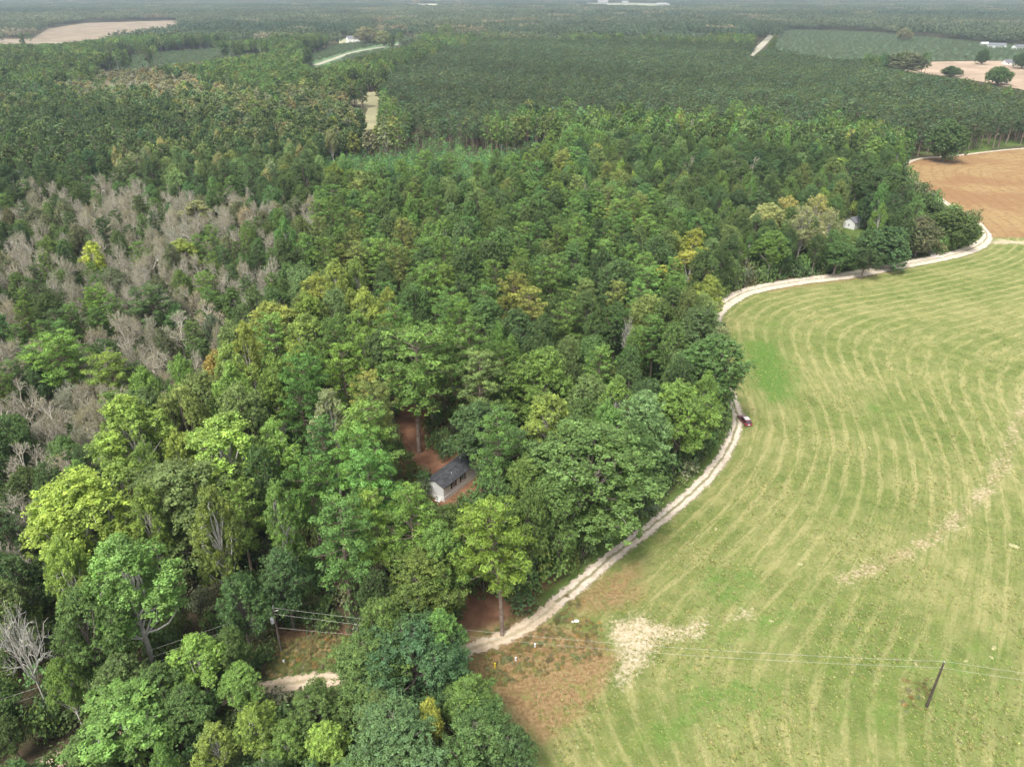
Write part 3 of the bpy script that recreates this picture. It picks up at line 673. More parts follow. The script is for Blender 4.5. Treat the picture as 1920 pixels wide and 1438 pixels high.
Rs *= np.clip(Hs / 21, .62, 1.1) * .93; Rs[kinds == 'young'] = 1.6
bad = blocked(cx0, cy0, Hs, Rs)
for i in np.where(~bad)[0]:
    s = Z[zi[i]][2] * (0.82 + 0.36 * uu[i, 3])
    if near_ok(cx0[i], cy0[i], s):
        gridh.setdefault((int(cx0[i] // cell), int(cy0[i] // cell)), []).append((cx0[i], cy0[i], s))
        FILL.append(i)
fill = [(cx0[i], cy0[i], kinds[i], pals[i], Hs[i], Rs[i]) for i in FILL]
def slant(t): return t[1] * CT + (CAM_H - 14) * ST
def in_frame(x, y, H):
    a, b = PX(np.array([x]), np.array([y]), np.array([H * .6])); return -60 < a[0] < 1980 and b[0] < 1500
fill.sort(key=slant)
cnt = {'pine': sum(t['kind'] == 'pine' for t in trees), 'oak': sum(t['kind'] in ('oak', 'live') for t in trees), 'poplar': sum(t['kind'] in ('poplar', 'mossy') for t in trees), 'bare': sum(t['kind'] in ('bare', 'dead') for t in trees)}
rest = {'pine': [], 'oak': [], 'poplar': [], 'bare': [], 'young': []}
for f in fill:
    k = f[2]
    if k != 'young' and cnt[k] < 300 and in_frame(f[0], f[1], f[4]): cnt[k] += 1; add_tree(*f)
    else: rest[k].append(f)

# ---- labels for the fill trees: the landmark nearest to them and the way from it
LM = [(840, 905, 'the white mobile home'), (1095, 890, 'the huge round oak beside the track'), (1392, 790, 'the parked red car'), (523, 1195, 'the utility pole with the transformer'),
      (40, 1200, 'the tall bare white tree'), (520, 625, 'the golden yellow tree at left centre'), (177, 487, 'the lone lemon yellow tree'), (1598, 424, 'the small white house'),
      (1775, 268, 'the lone oak at the brown field'), (1340, 590, 'the white bend of the track'), (1440, 425, 'the pale golden tree'), (575, 440, 'the thin white snag'),
      (800, 1260, 'the wide dark oak over the track'), (1185, 430, 'the tiny golden crown'), (112, 668, 'the big rounded pine in the grey stand'), (775, 700, 'the tallest pine above the red clearing'),
      (430, 865, 'the broad yellow-green tree'), (950, 480, 'the exact middle of the woods'), (1340, 700, 'the outermost oak of the field bulge'), (160, 990, 'the big bright tree at bottom left'),
      (1015, 730, 'the vivid green round oak'), (372, 402, 'the pale green rounded tree'), (890, 560, 'the middle pines above the tallest pine'), (235, 1350, 'the bushy tree at the bottom edge'),
      (0, 800, 'the left edge halfway down'), (640, 1120, 'the dark thicket above the wires'), (800, 330, 'the young pine plantation'), (300, 300, 'the dark wood at upper left')]
ORD = ['nearest', 'second', 'third', 'fourth', 'fifth', 'sixth', 'seventh', 'eighth', 'ninth', 'tenth', 'eleventh', 'twelfth', 'thirteenth', 'fourteenth', 'fifteenth', 'sixteenth', 'seventeenth', 'eighteenth', 'nineteenth', 'twentieth']
DIRW = ['to the right of', 'up and right of', 'straight above', 'up and left of', 'to the left of', 'down and left of', 'straight below', 'down and right of']
lmx = np.array([[l[0], l[1]] for l in LM]); cells = {}
for i, t in enumerate(trees):
    if t['label']: continue
    a, b = PX(t['x'], t['y'], t['H'] * CZ[t['kind']]); d = np.hypot(lmx[:, 0] - a, (lmx[:, 1] - b)); j = int(np.argmin(d))
    ang = math.atan2(lmx[j, 1] - b, a - lmx[j, 0]); s = int(round(ang / (math.pi / 4))) % 8
    cells.setdefault((t['kind'], t['pal'], j, s), []).append((d[j], i))
KW = {'pine': 'pine', 'oak': 'oak', 'poplar': 'poplar', 'bare': 'bare tree'}
for (k, p, j, s), lst in cells.items():
    lst.sort()
    for r_, (dd, i) in enumerate(lst):
        w = PAL[p][1]; kw = KW[k]
        trees[i]['label'] = (f'{w} {kw} {DIRW[s]} {LM[j][2]}' if len(lst) == 1 else f'{ORD[min(r_, 19)]} {w} {kw} {DIRW[s]} {LM[j][2]}')

# ---- build the individual trees
GROUPS = {'live': 'oaks and other dark leafy trees of the near woods', 'pine': 'pines of the near woods', 'oak': 'oaks and other dark leafy trees of the near woods', 'poplar': 'bright leafy trees of the near woods', 'mossy': 'bright leafy trees of the near woods', 'bare': 'leafless grey trees of the near woods', 'dead': 'leafless grey trees of the near woods'}
protos = {}
def jitter(c, r, a=.12):
    f = 1 + r.normal() * a; g = r.normal() * a * .5
    return [max(.01, c[0] * f * (1 + g)), max(.01, c[1] * f), max(.01, c[2] * f * (1 - g))]
for t in trees:
    k = t['kind']; vs = KV[k]; vi = t['vi'] if t['vi'] is not None else int(rng.integers(len(vs))); v = vs[vi]
    src = protos.get((k, vi))
    e = bpy.data.objects.new(NAME[k], None); COL.objects.link(e); e.empty_display_size = .5
    e.location = (t['x'], t['y'], 0); e.rotation_euler = (0, 0, rng.uniform(0, 6.283))
    e.scale = (t['R'] / v.R, t['R'] / v.R, t['H'] / v.H)
    if src is None:
        tr = bpy.data.objects.new('trunk', v.trunk); cr = bpy.data.objects.new('crown', v.crown); protos[(k, vi)] = (tr, cr)
    else: tr, cr = src[0].copy(), src[1].copy()
    for o in (tr, cr): COL.objects.link(o); o.parent = e
    cr['tint'] = jitter(PAL[t['pal']][0], rng, .17)
    tag(e, t['label'], CATN[k], GROUPS[k])

# ------------------------------------------------------------------ scattered stuff (geometry nodes)
def scatter(name, meshes, P, idx, rz, sc, tint, label, cat=None):
    P = np.asarray(P, np.float32).reshape(-1, 3); n = len(P)
    coll = bpy.data.collections.new(name + '_source')
    for i, m in enumerate(meshes):
        o = bpy.data.objects.new(f'{name}_source_{i:02d}', m); coll.objects.link(o)
    me = bpy.data.meshes.new(name); me.vertices.add(n); me.vertices.foreach_set('co', P.ravel())
    a = me.attributes.new('idx', 'INT', 'POINT'); a.data.foreach_set('value', np.asarray(idx, np.int32))
    a = me.attributes.new('rz', 'FLOAT', 'POINT'); a.data.foreach_set('value', np.asarray(rz, np.float32))
    a = me.attributes.new('sc', 'FLOAT_VECTOR', 'POINT'); a.data.foreach_set('vector', np.asarray(sc, np.float32).ravel())
    a = me.attributes.new('tint', 'FLOAT_COLOR', 'POINT'); a.data.foreach_set('color', np.concatenate([np.asarray(tint, np.float32), np.ones((n, 1), np.float32)], 1).ravel())
    ng = bpy.data.node_groups.new(name, 'GeometryNodeTree')
    ng.interface.new_socket('Geometry', in_out='INPUT', socket_type='NodeSocketGeometry'); ng.interface.new_socket('Geometry', in_out='OUTPUT', socket_type='NodeSocketGeometry')
    gi = ng.nodes.new('NodeGroupInput'); go = ng.nodes.new('NodeGroupOutput')
    iop = ng.nodes.new('GeometryNodeInstanceOnPoints'); iop.inputs['Pick Instance'].default_value = True
    ci = ng.nodes.new('GeometryNodeCollectionInfo'); ci.inputs['Collection'].default_value = coll; ci.inputs['Separate Children'].default_value = True; ci.inputs['Reset Children'].default_value = True
    def na(nm, ty):
        q = ng.nodes.new('GeometryNodeInputNamedAttribute'); q.data_type = ty; q.inputs['Name'].default_value = nm
        return next(s for s in q.outputs if s.enabled and s.name == 'Attribute')
    cx = ng.nodes.new('ShaderNodeCombineXYZ'); L = ng.links.new
    L(gi.outputs[0], iop.inputs['Points']); L(ci.outputs[0], iop.inputs['Instance']); L(na('idx', 'INT'), iop.inputs['Instance Index'])
    L(na('rz', 'FLOAT'), cx.inputs[2]); L(cx.outputs[0], iop.inputs['Rotation']); L(na('sc', 'FLOAT_VECTOR'), iop.inputs['Scale']); L(iop.outputs[0], go.inputs[0])
    o = obj(name, me); md = o.modifiers.new('scatter', 'NODES'); md.node_group = ng
    tag(o, label, cat, None, 'stuff'); return o

def jit_arr(cols, r, a=.13):
    n = len(cols); f = 1 + r.normal(size=(n, 1)) * a; g = r.normal(size=(n, 1)) * a * .5
    return np.clip(cols * f * np.concatenate([1 + g, np.ones((n, 1)), 1 - g], 1), .008, .8)

# rest of the near fill, per kind, plus the mid distance on a jittered lattice
mid = {'pine': [], 'oak': [], 'poplar': [], 'bare': [], 'young': []}
for f in sum(rest.values(), []): mid[f[2]].append(f)
# sides and back of the view: the same woods go on there
def lattice(y0, y1, s, xlim, r):
    ys = np.arange(y0, y1, s); out = []
    for y in ys:
        w = xlim(y); xs = np.arange(-w, w, s); out.append(np.stack([xs + r.uniform(-.45, .45, len(xs)) * s, y + r.uniform(-.45, .45, len(xs)) * s], 1))
    return np.concatenate(out)
def fill_lattice(y0, y1, s, xlim, keep):
    q = lattice(y0, y1, s, xlim, rng); x, y = q[:, 0], q[:, 1]
    m = keep(x, y) & (rng.random(len(x)) < .80 + .18 * np.sin(x * .09 + 2 * np.sin(y * .05)) * np.sin(y * .07)); x, y = x[m], y[m]; n = len(x)
    zi = zone_of(*PX(x, y, 14.0)); u = rng.random((n, 4))
    H = np.array([Z[k][3][0] + a * (Z[k][3][1] - Z[k][3][0]) for k, a in zip(zi, u[:, 0])]) * 0.95
    kd = np.empty(n, object); pl = np.empty(n, object)
    for k in range(len(Z)):
        w = np.array([m_[2] for m_ in Z[k][1]], float); w /= w.sum(); sel = np.where(zi == k)[0]
        fld = 0.5 + 0.25 * np.sin(x[sel] * .021 + 1.3 * k) * np.cos(y[sel] * .013 - k) + 0.25 * np.sin(x[sel] * .051 + y[sel] * .033 + k)
        qq = u[sel, 1] * .6 + fld * .4; qq = np.argsort(np.argsort(qq)) / max(1, len(qq)); c = np.searchsorted(np.cumsum(w), qq * .99999)
        for s_, ci in zip(sel, c): kd[s_] = Z[k][1][ci][0]; pl[s_] = Z[k][1][ci][1]
    R = np.array([RR[k][0] + a * (RR[k][1] - RR[k][0]) for k, a in zip(kd, u[:, 2])]) * (.8 + .45 * u[:, 3])
    b = blocked(x, y, H, R); b |= inside(FAR_OPEN['young_plantation'][0], *PX(x, y, 0)) | inside(FAR_OPEN['young_plantation'][0], *PX(x, y, 14))
    for i in np.where(~b)[0]: mid[kd[i]].append((x[i], y[i], kd[i], pl[i], H[i], R[i]))
fill_lattice(YMAX + 4, 1350, 6.2, lambda y: y * .80 + 60, lambda x, y: (y > YMAX))
fill_lattice(-30, YMAX, 7.0, lambda y: 420, lambda x, y: (np.abs(x) > y * .78 + 40) & (x < 45) | (np.abs(x) > y * .78 + 42) & (y > 300) | (y < 40) & (x < 0) & (np.abs(x) > 10) & (x > -200))
STUFFN = {'pine': ('pine_forest', 'mass of grey-green pines filling the plantation and woods into the distance'),
          'oak': ('oak_forest', 'mass of rounded dark and soft green leafy trees in the distant woods'),
          'poplar': ('poplar_forest', 'mass of pale and yellow-green leafy trees in the distant woods'),
          'bare': ('bare_forest', 'mass of leafless grey-brown trees farther back on the left'),
          'young': ('young_pine_forest', 'dense plantation of small bright blue-green young pines before the tall ones')}
LODV = {'pine': L_PINE, 'oak': L_OAK, 'poplar': L_POP, 'bare': L_BARE, 'young': L_YOUNG}
for k, lst in mid.items():
    if not lst: continue
    near_v = KV.get(k, []); far_v = LODV[k]; allv = near_v + far_v
    P = []; idx = []; sc = []; tint = []
    for (x, y, _, pal, H, R) in lst:
        d = math.hypot(x, y); i = int(rng.integers(len(near_v))) if (near_v and d < 420 and in_frame(x, y, H)) else len(near_v) + int(rng.integers(len(far_v)))
        v = allv[i]; P.append((x, y, 0)); idx.append(i); sc.append((R / v.R, R / v.R, H / v.H)); tint.append([c_ * (1 if i < len(near_v) or k in ('young', 'bare') else .80) for c_ in PAL[pal][0]])  # coarse far crowns self-shadow less, so shade is put into their tint
    px_ = np.array(P); lf = 1 + .16 * np.sin(px_[:, 0] * .011 + 2 * np.sin(px_[:, 1] * .006)) + .12 * np.sin(px_[:, 1] * .028 + px_[:, 0] * .013)
    tint = (np.array(tint) * lf[:, None]).tolist()
    scatter(STUFFN[k][0], [v.joined for v in allv], P, idx, rng.uniform(0, 6.283, len(P)), sc, jit_arr(np.array(tint), rng, .22), STUFFN[k][1])

# young plantation rows in the far clearing at right
q = lattice(1020, 2100, 9.0, lambda y: y * .85, rng); a, b = PX(q[:, 0], q[:, 1], 0); m = inside(FAR_OPEN['young_plantation'][0], a, b); q = q[m]
q2 = lattice(700, 1500, 6.0, lambda y: y * .85, rng); a, b = PX(q2[:, 0], q2[:, 1], 0); m = inside(FAR_OPEN['green_strip'][0], a, b) | inside(FAR_OPEN['meadow'][0], a, b) & ~inside(FAR_POLY['road1'], a, b); q = np.concatenate([q, q2[m]])
scatter('sapling_rows', [v.joined for v in L_YOUNG], np.c_[q, np.zeros(len(q))], rng.integers(0, 2, len(q)), rng.uniform(0, 6, len(q)), np.ones((len(q), 3)) * rng.uniform(.6, 1.1, (len(q), 1)) * np.array([1.7, 1.7, .5]),
        jit_arr(np.tile(np.array([[.085, .140, .070]]), (len(q), 1)), rng), 'low green young trees covering the far clearing at upper right')

# far woods out to the horizon
q = lattice(1340, 8200, 54.0, lambda y: y * .85 + 100, rng)
jx = rng.uniform(-20, 20, (len(q), 2)); q = q + jx; a, b = PX(q[:, 0], q[:, 1], 0); a2, b2 = PX(q[:, 0], q[:, 1] + 25, 0); a3, b3 = PX(q[:, 0] + 26, q[:, 1], 0); a4, b4 = PX(q[:, 0] - 26, q[:, 1] - 18, 14)
m = ~(in_far(a, b) | in_far(a2, b2) | in_far(a3, b3) | in_far(a4, b4) | inside(FAR_OPEN['young_plantation'][0], a, b) | inside(FAR_OPEN['young_plantation'][0], a4, b4)); q = q[m]
xx, yy = q[:, 0], q[:, 1]
fld = np.sin(yy * .0062 + xx * .0007 + 1.0) + .7 * np.sin(yy * .0027 - xx * .0016) + .6 * np.sin(xx * .0061 + yy * .0011) + .4 * np.sin(yy * .015 + xx * .004)
f2 = np.clip(fld / 2.4 * .5 + .5, 0, 1)[:, None]
tint = (1 - f2) * np.array([[.062, .105, .062]]) + f2 * np.array([[.150, .185, .105]]); bw = rng.random(len(q)) < .07; tint[bw] = np.array([.24, .22, .15])
scatter('distant_woods', [v.joined for v in V_PATCH], np.c_[q, np.zeros(len(q))], rng.integers(0, 3, len(q)), rng.integers(0, 4, len(q)) * 1.5708 + rng.normal(size=len(q)) * .1,
        np.c_[np.ones(len(q)) * 1.05, np.ones(len(q)) * 1.05, .8 + .4 * rng.random(len(q)) + .15 * (1 - f2[:, 0])], jit_arr(tint, rng, .10), 'hazy unbroken woods reaching the horizon')

# undergrowth beneath and along the near woods
q = lattice(45, 400, 2.8, lambda y: y * .74 + 20, rng); x, y = q[:, 0], q[:, 1]
a, b = PX(x, y, .8); ok = ~(in_vis(a, b) | in_far(a, b) | inside(HAY, x, y) | inside(BROWN, x, y))
d1, _ = seg_dist(ROAD, x, y); d2, _ = seg_dist(ROAD_B, x, y); ok &= (d1 > 3.2) & (d2 > 2.6) & (np.hypot(x - 2, y - 131) > 11)
x, y, d1 = x[ok], y[ok], d1[ok]; n = len(x); s = rng.uniform(.6, 1.5, n) + (d1 < 12) * rng.uniform(0, .9, n)
pal = 1.1 * np.array([PAL['oak_d'][0], PAL['oak'][0], PAL['oak_l'][0], PAL['greyg'][0]])[rng.choice(4, n, p=[.5, .3, .08, .12])]
scatter('undergrowth', [v.joined for v in V_SHRUB], np.c_[x, y, np.zeros(n)], rng.integers(0, 3, n), rng.uniform(0, 6.28, n), np.c_[s, s, s * rng.uniform(.8, 2.4, n)], jit_arr(pal, rng, .2), 'dark green bushes and saplings under and along the edge of the woods')

# ------------------------------------------------------------------ ground
def graded(lo, hi, step, far_lo, far_hi, g=1.22):
    c = list(np.arange(lo, hi + .01, step)); s = step; a = []; v = lo
    while v > far_lo: s *= g; v -= s; a.append(v)
    b = []; v = hi; s = step
    while v < far_hi: s *= g; v += s; b.append(v)
    return np.array(a[::-1] + c + b)
def grid_mesh(name, xs, ys, z, attr_fn, mat, keep=None):
    X, Y = np.meshgrid(xs, ys); nx, ny = len(xs), len(ys); I = np.arange(nx * ny).reshape(ny, nx)
    Fq = np.stack([I[:-1, :-1], I[:-1, 1:], I[1:, 1:], I[1:, :-1]], -1).reshape(-1, 4)
    x, y = X.ravel(), Y.ravel()
    if keep is not None:
        cxm = x[Fq].mean(1); cym = y[Fq].mean(1); Fq = Fq[keep(cxm, cym)]; used = np.unique(Fq); mp = np.zeros(len(x), int); mp[used] = np.arange(len(used)); Fq = mp[Fq]; x, y = x[used], y[used]
    zz = np.full(len(x), z) if np.isscalar(z) else z(x, y)
    me = mesh_from(name, np.stack([x, y, zz], 1), [Fq], [mat], attrs=attr_fn(x, y), smooth=True)
    return tag(obj(name, me), kind='structure')

t = NT('forest_floor'); p = t.pos(); mk = t.n('ShaderNodeSeparateColor', {0: t.attr('mask').outputs['Color']}).outputs
n1 = t.noise(p, .35, 5, .6); n2 = t.noise(p, 3.0, 4, .6); n3 = t.noise(p, .05, 3)
c = t.mix(t.ramp(n1, .35, .65), (.050, .042, .026), (.105, .080, .050)); c = t.mix(t.ramp(n3, .45, .6), c, (.060, .075, .030))
red = t.mix(t.ramp(n1, .3, .7), (.165, .078, .048), (.275, .145, .088)); red = t.mix(t.ramp(n2, .5, .75), red, (.19, .13, .07))
br = t.mix(t.ramp(n1, .35, .65), (.20, .155, .070), (.30, .19, .10)); br = t.mix(t.ramp(n2, .45, .7), br, (.11, .12, .04))
c = t.mix(mk[0], c, red); c = t.mix(t.ramp(t.math('ADD', mk[2], t.math('MULTIPLY', t.math('SUBTRACT', n2, .5), .6)), .35, .65), c, br)
gr = t.mix(t.ramp(n1, .3, .7), (.075, .13, .028), (.13, .17, .05))
c = t.mix(t.ramp(t.math('ADD', mk[1], t.math('MULTIPLY', t.math('SUBTRACT', n2, .5), .6)), .35, .65), c, gr)
M_FLOOR = t.end(t.bsdf(c, .95, .1, normal=t.bump(n2, .6, .2)))
def floor_attr(x, y):
    r_ = np.zeros(len(x)); g = np.zeros(len(x)); b = np.zeros(len(x))
    for pl in ([(700, 720), (840, 715), (960, 740), (960, 800), (870, 860), (930, 960), (830, 990), (760, 930), (720, 860)], [(830, 1080), (1060, 1070), (1040, 1120), (930, 1175), (850, 1200), (820, 1150)], [(500, 1185), (700, 1180), (700, 1215), (520, 1218)],
               [(1330, 560), (1390, 535), (1500, 515), (1400, 540)], [(840, 900), (960, 880), (970, 990), (860, 1000)], [(1330, 575), (1365, 545), (1480, 515), (1470, 505), (1330, 540)]): r_ = np.maximum(r_, soft(pl, x, y, 4))
    g = np.maximum(soft([(500, 1230), (680, 1215), (650, 1270), (510, 1280)], x, y, 3), soft([(1570, 425), (1625, 425), (1620, 455), (1585, 452)], x, y, 5)); g = np.maximum(g, soft([(1700, 262), (1960, 250), (1960, 272), (1700, 295)], x, y, 20) * .8)
    d, _ = seg_dist(ROAD, x, y); g = np.maximum(g, np.clip(1.15 - d / 7, 0, 1) * .75)
    b = np.maximum(soft([(520, 1195), (690, 1190), (660, 1235), (530, 1240)], x, y, 4), soft([(840, 1200), (1040, 1130), (1000, 1240), (880, 1300)], x, y, 4))
    b = np.maximum(b, soft([(1640, 380), (1720, 365), (1800, 420), (1830, 450), (1700, 480), (1640, 480)], x, y, 8))
    return {'mask': ('POINT', 'FLOAT_COLOR', np.stack([r_, g, b, np.ones(len(x))], 1))}
grid_mesh('ground', graded(-110, 260, 2.0, -16000, 16000), graded(44, 330, 2.0, -6000, 20000), 0.0, floor_attr, M_FLOOR)

# hay field: windrow lines follow the distance from its edge
t = NT('hay_field'); p = t.pos(); mk = t.n('ShaderNodeSeparateColor', {0: t.attr('mask').outputs['Color']}).outputs
ed = t.attr('edge').outputs['Fac']; al = t.attr('along').outputs['Fac']
wob = t.noise(p, .06, 3); edw = t.math('ADD', ed, t.math('MULTIPLY', t.math('SUBTRACT', wob, .5), 1.3))
row = t.math('SINE', t.math('MULTIPLY', edw, 2 * math.pi / 3.5)); row = t.math('ADD', t.math('MULTIPLY', row, .5), .5)
row2 = t.math('MULTIPLY', t.math('POWER', row, 1.6), t.ramp(t.noise(p, .035, 3), .18, .55))
st = t.noise(t.comb(t.math('MULTIPLY', edw, 1.3), t.math('MULTIPLY', al, .14)), 1.0, 5, .65)
big = t.noise(p, .045, 4, .6); med = t.noise(p, .28, 5, .65); fine = t.noise(p, 1.7, 5, .7); vf = t.noise(p, 5.0, 3, .6)
green = t.mix(t.ramp(med, .35, .65), (.105, .145, .038), (.180, .205, .062))
straw = t.mix(t.ramp(fine, .35, .65), (.30, .28, .115), (.40, .36, .17))
olive = t.mix(t.ramp(med, .35, .7), (.205, .215, .078), (.275, .266, .108))
c = t.mix(t.ramp(big, .38, .64), green, olive)
rs = t.math('MULTIPLY', t.ramp(t.math('ADD', t.math('MULTIPLY', row2, .42), t.math('MULTIPLY', st, .78)), .48, .88), .58)
c = t.mix(t.math('MULTIPLY', rs, t.math('SUBTRACT', 1.0, t.math('MULTIPLY', mk[0], .6))), c, straw)
c = t.mix(t.math('MULTIPLY', t.ramp(st, .54, .36), .6), c, (.115, .165, .036))
c = t.mix(t.math('MULTIPLY', t.ramp(fine, .56, .72), .55), c, (.42, .40, .19))
c = t.mix(t.math('MULTIPLY', t.ramp(vf, .38, .26), .5), c, (.09, .12, .03))
lush = t.mix(t.ramp(fine, .3, .7), (.060, .135, .022), (.120, .215, .042))
c = t.mix(t.math('MULTIPLY', t.ramp(t.math('ADD', mk[0], t.math('MULTIPLY', t.math('SUBTRACT', med, .5), 1.6)), .28, .95), .9), c, lush)
tan = t.mix(t.ramp(fine, .35, .65), (.190, .120, .056), (.310, .215, .110)); tan = t.mix(t.ramp(med, .52, .7), tan, (.19, .19, .06))
c = t.mix(t.ramp(t.math('ADD', mk[1], t.math('MULTIPLY', t.math('SUBTRACT', med, .5), 1.1)), .35, .85), c, tan)
sand = t.mix(t.ramp(fine, .3, .7), (.40, .32, .20), (.56, .47, .34))
c = t.mix(t.ramp(t.math('ADD', mk[2], t.math('ADD', t.math('MULTIPLY', t.math('SUBTRACT', fine, .5), 1.2), t.math('MULTIPLY', t.math('SUBTRACT', med, .5), .9))), .34, .92), c, sand)
hgt = t.math('ADD', t.math('MULTIPLY', rs, .6), fine)
M_HAY = t.end(t.bsdf(c, .95, .1, normal=t.bump(hgt, .55, .35)))
DITCH = [G(*p) for p in [(1585, 1085), (1640, 1062), (1700, 1036), (1760, 1000), (1800, 965), (1845, 925), (1875, 880), (1895, 830), (1918, 770), (1950, 700)]]
def hay_attr(x, y):
    e, a = smooth_dist(EDGE, x, y)
    r_ = np.zeros(len(x))
    for pl, w in (([(1395, 640), (1450, 640), (1500, 700), (1490, 750), (1440, 760), (1405, 720)], 1), ([(1310, 1080), (1370, 1050), (1440, 1080), (1400, 1130), (1330, 1140)], .9), ([(1290, 1190), (1480, 1130), (1530, 1170), (1420, 1210), (1300, 1230)], .8),
                  ([(1280, 1260), (1480, 1260), (1500, 1330), (1300, 1400), (1180, 1438), (1220, 1330)], .75), ([(1500, 1180), (1960, 1160), (1960, 1438), (1500, 1438)], .42), ([(1250, 1080), (1600, 1150), (1500, 1250), (1240, 1240)], .4), ([(1590, 760), (1650, 740), (1690, 790), (1620, 800)], .6), ([(1490, 750), (1560, 740), (1560, 800), (1500, 800)], .45), ([(1810, 1210), (1900, 1215), (1890, 1270), (1830, 1260)], .8), ([(1520, 1110), (1560, 1110), (1560, 1140), (1520, 1135)], .8),
                  ([(1400, 600), (1480, 590), (1500, 650), (1410, 660)], .5)): r_ = np.maximum(r_, soft(pl, x, y, 7) * w)
    g = np.zeros(len(x))
    for pl, w in (([(890, 1215), (1010, 1165), (1110, 1190), (1160, 1235), (1120, 1310), (1020, 1400), (940, 1330)], 1.15), ([(1040, 1130), (1140, 1060), (1210, 1040), (1220, 1130), (1150, 1160), (1060, 1160)], .8), ([(1400, 540), (1620, 510), (1700, 510), (1600, 530), (1420, 555)], .7),
                  ([(1000, 1438), (1010, 1380), (1080, 1310), (1130, 1300), (1090, 1380), (1040, 1438)], .6), ([(1210, 1010), (1330, 920), (1390, 840), (1400, 860), (1330, 960), (1230, 1040)], .55), ([(1650, 1275), (1745, 1250), (1760, 1330), (1680, 1350)], .55)): g = np.maximum(g, soft(pl, x, y, 5) * w)
    b = np.zeros(len(x))
    for pl, w in (([(1145, 1165), (1200, 1150), (1260, 1175), (1330, 1155), (1320, 1195), (1240, 1205), (1215, 1245), (1165, 1295), (1145, 1280), (1165, 1230), (1140, 1190)], 1.0), ([(1350, 1150), (1420, 1140), (1410, 1165), (1355, 1165)], .8), ([(1680, 1290), (1720, 1275), (1745, 1310), (1700, 1320)], .5),
                  ([(1835, 456), (1870, 448), (1920, 452), (1960, 455), (1960, 462), (1860, 458)], .9)): b = np.maximum(b, soft(pl, x, y, 4) * w)
    d, _ = seg_dist(DITCH, x, y); b = np.maximum(b, np.clip(1.2 - d / 4.2, 0, 1) * .475 * (1 + .12 * np.sin(x * .35) * np.sin(y * .27))); g = np.maximum(g, np.clip(1.1 - d / 4, 0, 1) * .52)
    d, _ = seg_dist(ROAD, x, y); b = np.maximum(b, np.clip(1 - (d - 1) / 2.4, 0, 1) * .5)
    return {'mask': ('POINT', 'FLOAT_COLOR', np.stack([r_, g, b, np.ones(len(x))], 1)), 'edge': ('POINT', 'FLOAT', e), 'along': ('POINT', 'FLOAT', a)}
def hay_z(x, y): return 0.06 + 0.05 * np.sin(x * .21 + np.sin(y * .13)) * np.sin(y * .17) - 0.0 * x
grid_mesh('hay_field', np.arange(-4, 420, 1.25), np.arange(30, 300, 1.25), hay_z, hay_attr, M_HAY, keep=lambda x, y: inside(HAY, x, y))

t = NT('brown_field'); p = t.pos(); n1 = t.noise(p, .03, 4); n2 = t.noise(p, .4, 5, .65); n3 = t.noise(p, 2.0, 4)
c = t.mix(t.ramp(n1, .4, .6), (.255, .150, .072), (.31, .215, .100)); c = t.mix(t.ramp(n2, .45, .7), c, (.21, .12, .06)); c = t.mix(t.math('MULTIPLY', t.ramp(n3, .5, .75), .5), c, (.37, .27, .12))
ln = t.math('SINE', t.math('MULTIPLY', t.attr('edge').outputs['Fac'], 2 * math.pi / 6.0)); c = t.mix(t.math('MULTIPLY', t.ramp(ln, .6, 1.0), .30), c, (.20, .10, .05))
M_BROWN = t.end(t.bsdf(c, .95, .08, normal=t.bump(n2, .5, .3)))
grid_mesh('brown_field', np.arange(185, 640, 2.5), np.arange(285, 570, 2.5), .05, lambda x, y: {'edge': ('POINT', 'FLOAT', seg_dist(ROAD[k0:], x, y)[0])}, M_BROWN, keep=lambda x, y: inside(BROWN, x, y))

def hw(x, y): return 1.5 + 1.6 * min(1, max(0, (y - 175) / 30)) * min(1, max(0, (300 - y) / 20)) 
def ribbon(name, line, width, z, mat):
    L = np.array(line); d = np.gradient(L, axis=0); d /= np.linalg.norm(d, axis=1, keepdims=True); nrm = np.stack([-d[:, 1], d[:, 0]], 1); k = 9
    offs = np.linspace(-.5, .5, k); V = []; A = []; S = []; s = np.concatenate([[0], np.cumsum(np.linalg.norm(np.diff(L, axis=0), axis=1))])
    for i in range(len(L)):
        for o in offs: V.append((L[i, 0] + nrm[i, 0] * o * width, L[i, 1] + nrm[i, 1] * o * width, z + .04 * (1 - abs(o) * 2))); A.append(o * width); S.append(s[i])
    I = np.arange(len(L) * k).reshape(len(L), k); Fq = np.stack([I[:-1, :-1], I[:-1, 1:], I[1:, 1:], I[1:, :-1]], -1).reshape(-1, 4)
    return tag(obj(name, mesh_from(name, V, [Fq], [mat], attrs={'across': ('POINT', 'FLOAT', A), 'along': ('POINT', 'FLOAT', S), 'half': ('POINT', 'FLOAT', [hw(v[0], v[1]) for v in V])}, smooth=True)), kind='structure')
